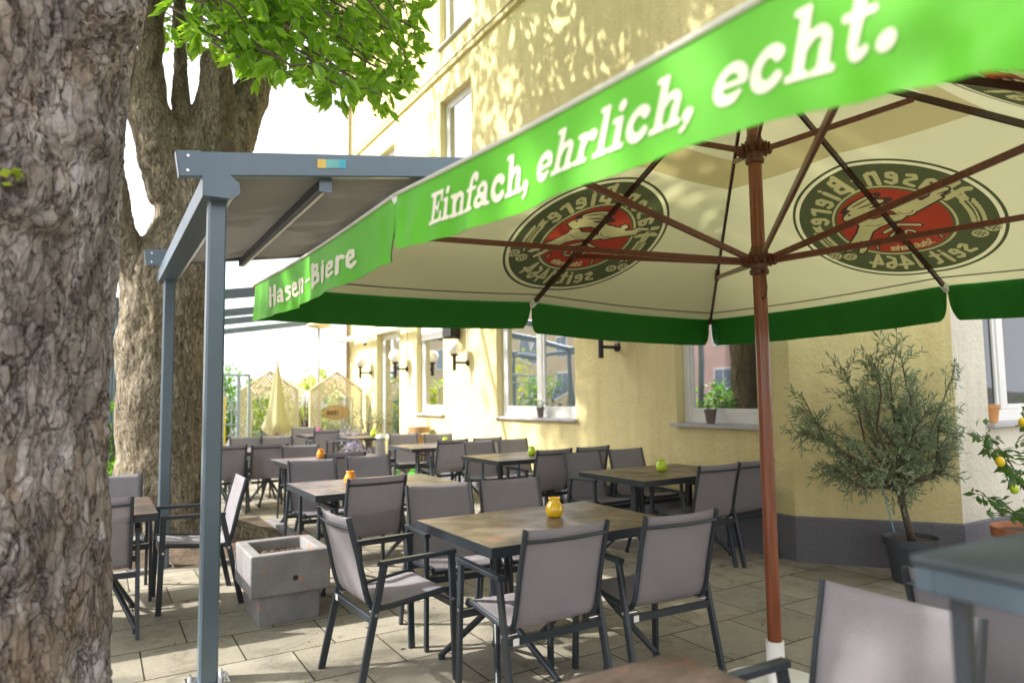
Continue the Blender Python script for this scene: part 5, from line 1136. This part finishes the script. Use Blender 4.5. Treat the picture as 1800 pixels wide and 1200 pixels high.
GM = pm('pale_blue_grey_paint', (.30, .38, .42), .5, 0, .08)
m = MB(); m.beam((.42, 0, 0), (.42, 0, 1.95), .07, .05, (0, 1, 0)); m.beam((.62, 0, 0), (.62, 0, 1.95), .05, .05, (0, 1, 0)); m.beam((-.9, 0, 1.93), (.64, 0, 1.93), .04, .05); m.build('gate_frame', GM, gt)
m = MB(); [m.tube([(x, 0, .1), (x, 0, 1.75-.5*max(0, x-.0)**2*6)], .014, 6) for x in (-.75, -.6, -.45, -.3, -.15, 0, .15, .3)]; m.tube([(x, 0, 1.75-.9*max(0, x+.1)**2*3) for x in np.linspace(-.8, .38, 14)], .018, 6); m.beam((-.8, 0, .95), (.4, 0, .95), .03, .03); m.beam((-.8, 0, .15), (.4, 0, .15), .03, .03); m.build('bars', GM, gt)
cp = thing('folded_parasol', 'folded cream parasol standing before the left pierced screen', 'parasol', (2.95, 13.6, 0))
m = MB(); n = 28; vs = []; prof = [(.012, 2.12), (.05, 1.9), (.09, 1.6), (.13, 1.3), (.19, 1.0), (.23, .86), (.16, .80)]
for j, (rr, z) in enumerate(prof):
    for i in range(n): a = 2*pi*i/n; q = rr*(1+.22*cos(4*a+j*.15)); vs.append((q*cos(a), q*sin(a), z+(.05*cos(4*a) if j > 4 else 0)))
m.add(vs, [(j*n+i, (j+1)*n+i, (j+1)*n+(i+1) % n, j*n+(i+1) % n) for j in range(len(prof)-1) for i in range(n)]); m.build('folded_canopy', CANV, cp, True)
m = MB(); m.tube([(0, 0, 0), (0, 0, 2.15)], .022, 10); m.build('pole', wood_mat('honey_wood', (.40, .20, .07), (.5, .27, .1)), cp, True); m = MB(); m.lathe([(0, 0), (.22, 0), (.22, .06), (.04, .08)]); m.build('base', CONC, cp)
sl = thing('street_lamp', 'slim street lamp with a pale disc head beyond the screens', 'street lamp', (4.45, 16.2, 0))
m = MB(); m.tube([(0, 0, 0), (0, 0, 3.1)], .028, 10); m.build('pole', pm('lamp_post_paint', (.32, .30, .32), .5), sl, True); m = MB(); m.lathe([(0, 3.08), (.12, 3.09), (.30, 3.14), (.30, 3.16), (.10, 3.26), (0, 3.27)]); m.build('lamp_head', pm('cream_lamp_shade', (.62, .52, .28), .5), sl, True)
# steel bin, watering can, dark bench, crate
bn = thing('steel_bin', 'tall shiny stainless steel bin beside the wall table armchairs', 'bin', (4.30, 11.55, 0))
m = MB(); m.lathe([(0, 0), (.13, 0), (.13, .70), (.125, .705)], n=28); m.build('body', STEEL, bn, 'auto'); m = MB(); m.lathe([(.135, .705), (.14, .71), (.14, .75), (.10, .80), (0, .82)], n=28); m.build('lid', STEEL, bn, 'auto')
wc = thing('watering_can', 'bright green plastic watering can on the ground under the wall chairs', 'watering can', (4.40, 10.36, 0), radians(160)); WG = pm('bright_green_plastic', (.02, .50, .02), .35)
m = MB(); m.lathe([(0, 0), (.10, 0), (.11, .01), (.115, .20), (.10, .24), (.085, .24)], n=24); m.build('body', WG, wc, 'auto'); m = MB(); m.tube([(.10, 0, .05), (.19, 0, .14), (.28, 0, .27)], [.022, .016, .012], 10); m.lathe([(.0, 0), (.035, .0), (.02, -.03)], (.285, 0, .29)); m.build('spout', WG, wc, True); m = MB(); m.tube([(-.11, 0, .06), (-.17, 0, .12), (-.15, 0, .22), (-.05, 0, .30), (.06, 0, .27), (.08, 0, .23)], .011, 8); m.build('handle', WG, wc, True)
bc = thing('service_trolley', 'low black slatted trolley between the lavender and the steel bin', 'trolley', (3.62, 11.75, 0), .1)
for z in (.25, .48, .68):
    m = MB(); m.box((-.2, -.15, z), (.2, .15, z+.025)); m.build('shelf', BLACK, bc)
for x in (-.19, .19):
    for y in (-.14, .14): m = MB(); m.beam((x, y, 0), (x, y, .72), .022, .022, (0, 1, 0)); m.build('leg', BLACK, bc)
yb = thing('yellow_cabinet', 'bright yellow cabinet standing beyond the metal gate', 'cabinet', (2.15, 16.4, 0)); YP = pm('yellow_paint', (.75, .58, .02), .5)
m = MB(); m.box((-.28, -.2, 0), (.28, .2, 1.55)); bevel(m.build('body', YP, yb), .02); m = MB(); m.box((-.24, -.214, .1), (.24, -.203, .78)); m.box((-.24, -.214, .84), (.24, -.203, 1.48)); bevel(m.build('door', YP, yb), .004)
dt = thing('draped_table', 'small round table under a white cloth by the gate', 'table', (1.75, 13.7, 0)); m = MB(); n = 40; vs = []
for j, (rr, z) in enumerate(((0.001, .80), (.22, .80), (.23, .78), (.20, .5), (.25, .05))):
    for i in range(n): a = 2*pi*i/n; q = rr*(1+(.10*cos(7*a) if j > 2 else 0)); vs.append((q*cos(a), q*sin(a), z))
m.add(vs, [(j*n+i, (j+1)*n+i, (j+1)*n+(i+1) % n, j*n+(i+1) % n) for j in range(4) for i in range(n)]); m.build('tablecloth', cloth('white_cloth', (.7, .7, .75), (.5, .5, .5)), dt, True); m = MB(); m.tube([(0, 0, 0), (0, 0, .79)], .03, 10); m.build('column', STEEL, dt)
wbk = thing('wooden_barrel', 'brown rounded wooden barrel against the wall below the shuttered window', 'barrel', (4.93, 11.4, 0))
m = MB(); m.lathe([(0, 0), (.19, 0), (.235, .25), (.245, .45), (.235, .65), (.19, .92), (0, .92)], n=28); m.build('staves', wood_mat('barrel_wood', (.20, .10, .035), (.36, .2, .07), .5), wbk, 'auto')
for z, q in ((.12, .215), (.3, .241), (.62, .241), (.8, .215)): m = MB(); m.lathe([(q, z-.018), (q+.004, z-.018), (q+.004, z+.018), (q, z+.018)], n=28); m.build('hoop', STEEL, wbk)
# bushes / plants
def bush(name, label, cat, loc, rx, ry, h, n, mat, ls, seed, wd=.5, group=None, stem=True, base=.15):
    rr = random.Random(seed); t = thing(name, label, cat, loc, 0, group); p = []; d = []; s = []; m = MB()
    cl = []
    for _ in range(max(8, n//45)):
        v = Vector((rr.gauss(0, 1), rr.gauss(0, 1), rr.gauss(0, 1))).normalized()*rr.uniform(.45, .95); c = Vector((v.x*rx, v.y*ry, base+(h-base)*(.5+.5*v.z))); cl.append(c)
        m.tube([(0, 0, 0), (c.x*.3, c.y*.3, c.z*.5), tuple(c)], [.02*h+.004, .012*h, .004], 5)
    for _ in range(n):
        c = rr.choice(cl); k = .22*max(rx, ry)
        q = c+Vector((rr.gauss(0, k), rr.gauss(0, k), rr.gauss(0, k))); p.append(tuple(q+Vector(loc))); d.append((rr.gauss(0, 1), rr.gauss(0, 1), rr.gauss(.1, 1))); s.append(ls*rr.uniform(.7, 1.3))
    m.build('stems', TWIG, t, True); scatter([simple_leaf(wd, .25)], p, d, s, 'foliage', mat, t, loc); return t
bush('leafy_shrub', 'bright green broad leaved shrub between the two tree trunks', 'shrub', (-.05, 9.6, 0), .55, .5, 1.55, 900, BUSHL, .11, 21, .6)
bush('leafy_shrub', 'darker low shrub at the foot of the forked tree', 'shrub', (.02, 8.9, 0), .35, .3, .75, 400, BUSHL, .09, 22, .6)
bush('potted_bush', 'airy pale leaved bush climbing beside the right pierced screen', 'shrub', (4.95, 14.2, 0), .32, .4, 1.65, 700, BAMBL, .07, 23, .3)
bush('potted_bush', 'olive green bush in front of the oval sign', 'shrub', (4.55, 14.4, 0), .35, .3, 1.25, 700, BAMBL, .06, 24, .3)
LAV = leaf_mat('lavender_flower', (.30, .27, .36), (.45, .40, .52), (.3, .3, .4), .3, .7, 9)
bush('lavender_plant', 'grey violet lavender clump left of the steel bin', 'lavender', (3.72, 11.35, 0), .22, .22, .86, 600, LAV, .07, 25, .2)
bush('lavender_plant', 'grey violet lavender clump behind the low trolley', 'lavender', (4.15, 12.7, 0), .35, .3, .95, 700, LAV, .07, 26, .2)
bush('dark_shrub', 'dark green shrub beside the armchair with the pinkish back', 'shrub', (3.95, 12.5, 0), .2, .2, .8, 500, BAMBL, .06, 27, .3)
for k, (x, y, rx, h, mt, lb) in enumerate([(3.0, 21, 1.0, 2.5, BUSHL, 'mid green bush beyond the left pierced screen'), (1.9, 19.5, .9, 2.1, HEDGEL, 'yellow green sunlit bush behind the metal gate'), (5.9, 22, .8, 2.3, HEDGEL, 'yellow green bush above the right pierced screen'), (4.3, 19, 1.1, 1.7, HEDGEL, 'yellow green bush seen through the pierced screens'), (-.6, 20, 1.5, 3.2, HEDGEL, 'sunlit hedge beyond the left pergola')]):
    bush('garden_bush', lb, 'bush', (x, y, 0), rx, rx*.8, h, 1500, mt, .13, 40+k, .6)
bt = bush('blossoming_shrub', 'white blossoming shrub between the two pierced screens', 'shrub', (4.35, 17.0, 0), .35, .3, 1.95, 700, leaf_mat('white_blossom', (.7, .66, .68), (.8, .78, .8), (.6, .6, .6), .3, .6, 9), .06, 51, .7)
# distant buildings
def house(name, label, lo, hi, mat, roofm, ridge='x', rh=1.8, wins=None, face='y'):
    t = thing(name, label, 'house', ((lo[0]+hi[0])/2, (lo[1]+hi[1])/2, 0)); o = Vector(t.location); q = lambda x, y, z: (x-o.x, y-o.y, z)
    m = MB(); m.box(q(lo[0], lo[1], 0), q(hi[0], hi[1], hi[2])); m.build('walls', mat, t)
    m = MB(); z = hi[2]+.002; e = .4; x0, x1, y0, y1 = lo[0]-e, hi[0]+e, lo[1]-e, hi[1]+e
    if ridge == 'x': cy = (y0+y1)/2; vs = [q(x0, y0, z), q(x1, y0, z), q(x1, y1, z), q(x0, y1, z), q(x0, cy, z+rh), q(x1, cy, z+rh)]
    else: cx = (x0+x1)/2; vs = [q(x0, y0, z), q(x0, y1, z), q(x1, y1, z), q(x1, y0, z), q(cx, y0, z+rh), q(cx, y1, z+rh)]
    m.add(vs, [(0, 1, 5, 4), (2, 3, 4, 5), (0, 4, 3), (1, 2, 5), (3, 2, 1, 0)]); m.build('roof', roofm, t)
    for (a, b, zz_, ww, hh) in (wins or []):
        m = MB(); g = MB()
        if face == 'x':
            m.box(q(hi[0]+.002, a-ww/2-.09, zz_-.09), q(hi[0]+.05, a+ww/2+.09, zz_+hh+.09)); g.box(q(hi[0]+.052, a-ww/2, zz_), q(hi[0]+.06, a-.03, zz_+hh)); g.box(q(hi[0]+.052, a+.03, zz_), q(hi[0]+.06, a+ww/2, zz_+hh))
        else:
            yy = lo[1] if face == 'y' else hi[1]; s = -1 if face == 'y' else 1
            m.box(q(a-ww/2-.09, min(yy+s*.002, yy+s*.05), zz_-.09), q(a+ww/2+.09, max(yy+s*.002, yy+s*.05), zz_+hh+.09)); g.box(q(a-ww/2, min(yy+s*.052, yy+s*.06), zz_), q(a+ww/2, max(yy+s*.052, yy+s*.06), zz_+hh))
        w_ = m.build('window', PVC, t); g.build('pane', GLD, w_)
    return t
GLD = pm('distant_glass', (.10, .14, .18), .1, 0, .2, spec=.8)
ROOFB = pm('beige_tiled_roof', (.52, .38, .24), .8, 0, .12, 3, kind='world'); ROOFBL = pm('pale_blue_sheet_roof', (.42, .52, .58), .4, 0, .06, kind='world'); ROOFR = pm('red_tiled_roof', (.34, .13, .08), .8, 0, .15, 3, kind='world')
house('garden_house', 'low house with beige roof beyond the pierced screens', (7.0, 34, 0), (12.2, 40, 1.45), BEIGE, ROOFB, 'x', 1.1)
house('blue_roofed_house', 'house with pale blue roof beyond the gate', (3.2, 50, 0), (7.2, 56, 2.6), CREAMW, ROOFBL, 'y', 1.3)
house('pink_apartment_house', 'pink apartment house facing the cafe, seen in its windows', (-27, 6, 0), (-18, 36, 9), PINK, ROOFR, 'y', 2.5, [(y, 0, z, 1.5, 1.7) for y in np.arange(8.5, 36, 4.2) for z in (1.0, 4.2)], 'x')
house('beige_apartment_house', 'long beige apartment house farther along, mirrored in the cafe windows', (-28, 38, 0), (-18, 72, 9), BEIGE, ROOFR, 'y', 2.5, [(y, 0, z, 1.6, 1.7) for y in np.arange(40.5, 72, 4.2) for z in (1.0, 4.2)], 'x')
for k, (x, y, h) in enumerate(((-9, 15, 2.2), (-10, 22, 3.0), (-9, 30, 2.4), (-11, 40, 3.2))): bush('street_hedge', 'dark green hedge across the yard, only seen in window reflections', 'hedge', (x, y, 0), 1.2, 1.2, h, 900, BUSHL, .16, 60+k, .6, 'hedges across the yard')
house('gabled_house', 'cream gabled house behind the camera, mirrored in the side window', (2, -22, 0), (13, -15, 5), BEIGE, ROOFR, 'y', 3.2, [(x, 0, z, 1.2, 1.4) for x in (4, 7.5, 11) for z in (1, 3.3)], 'ny')
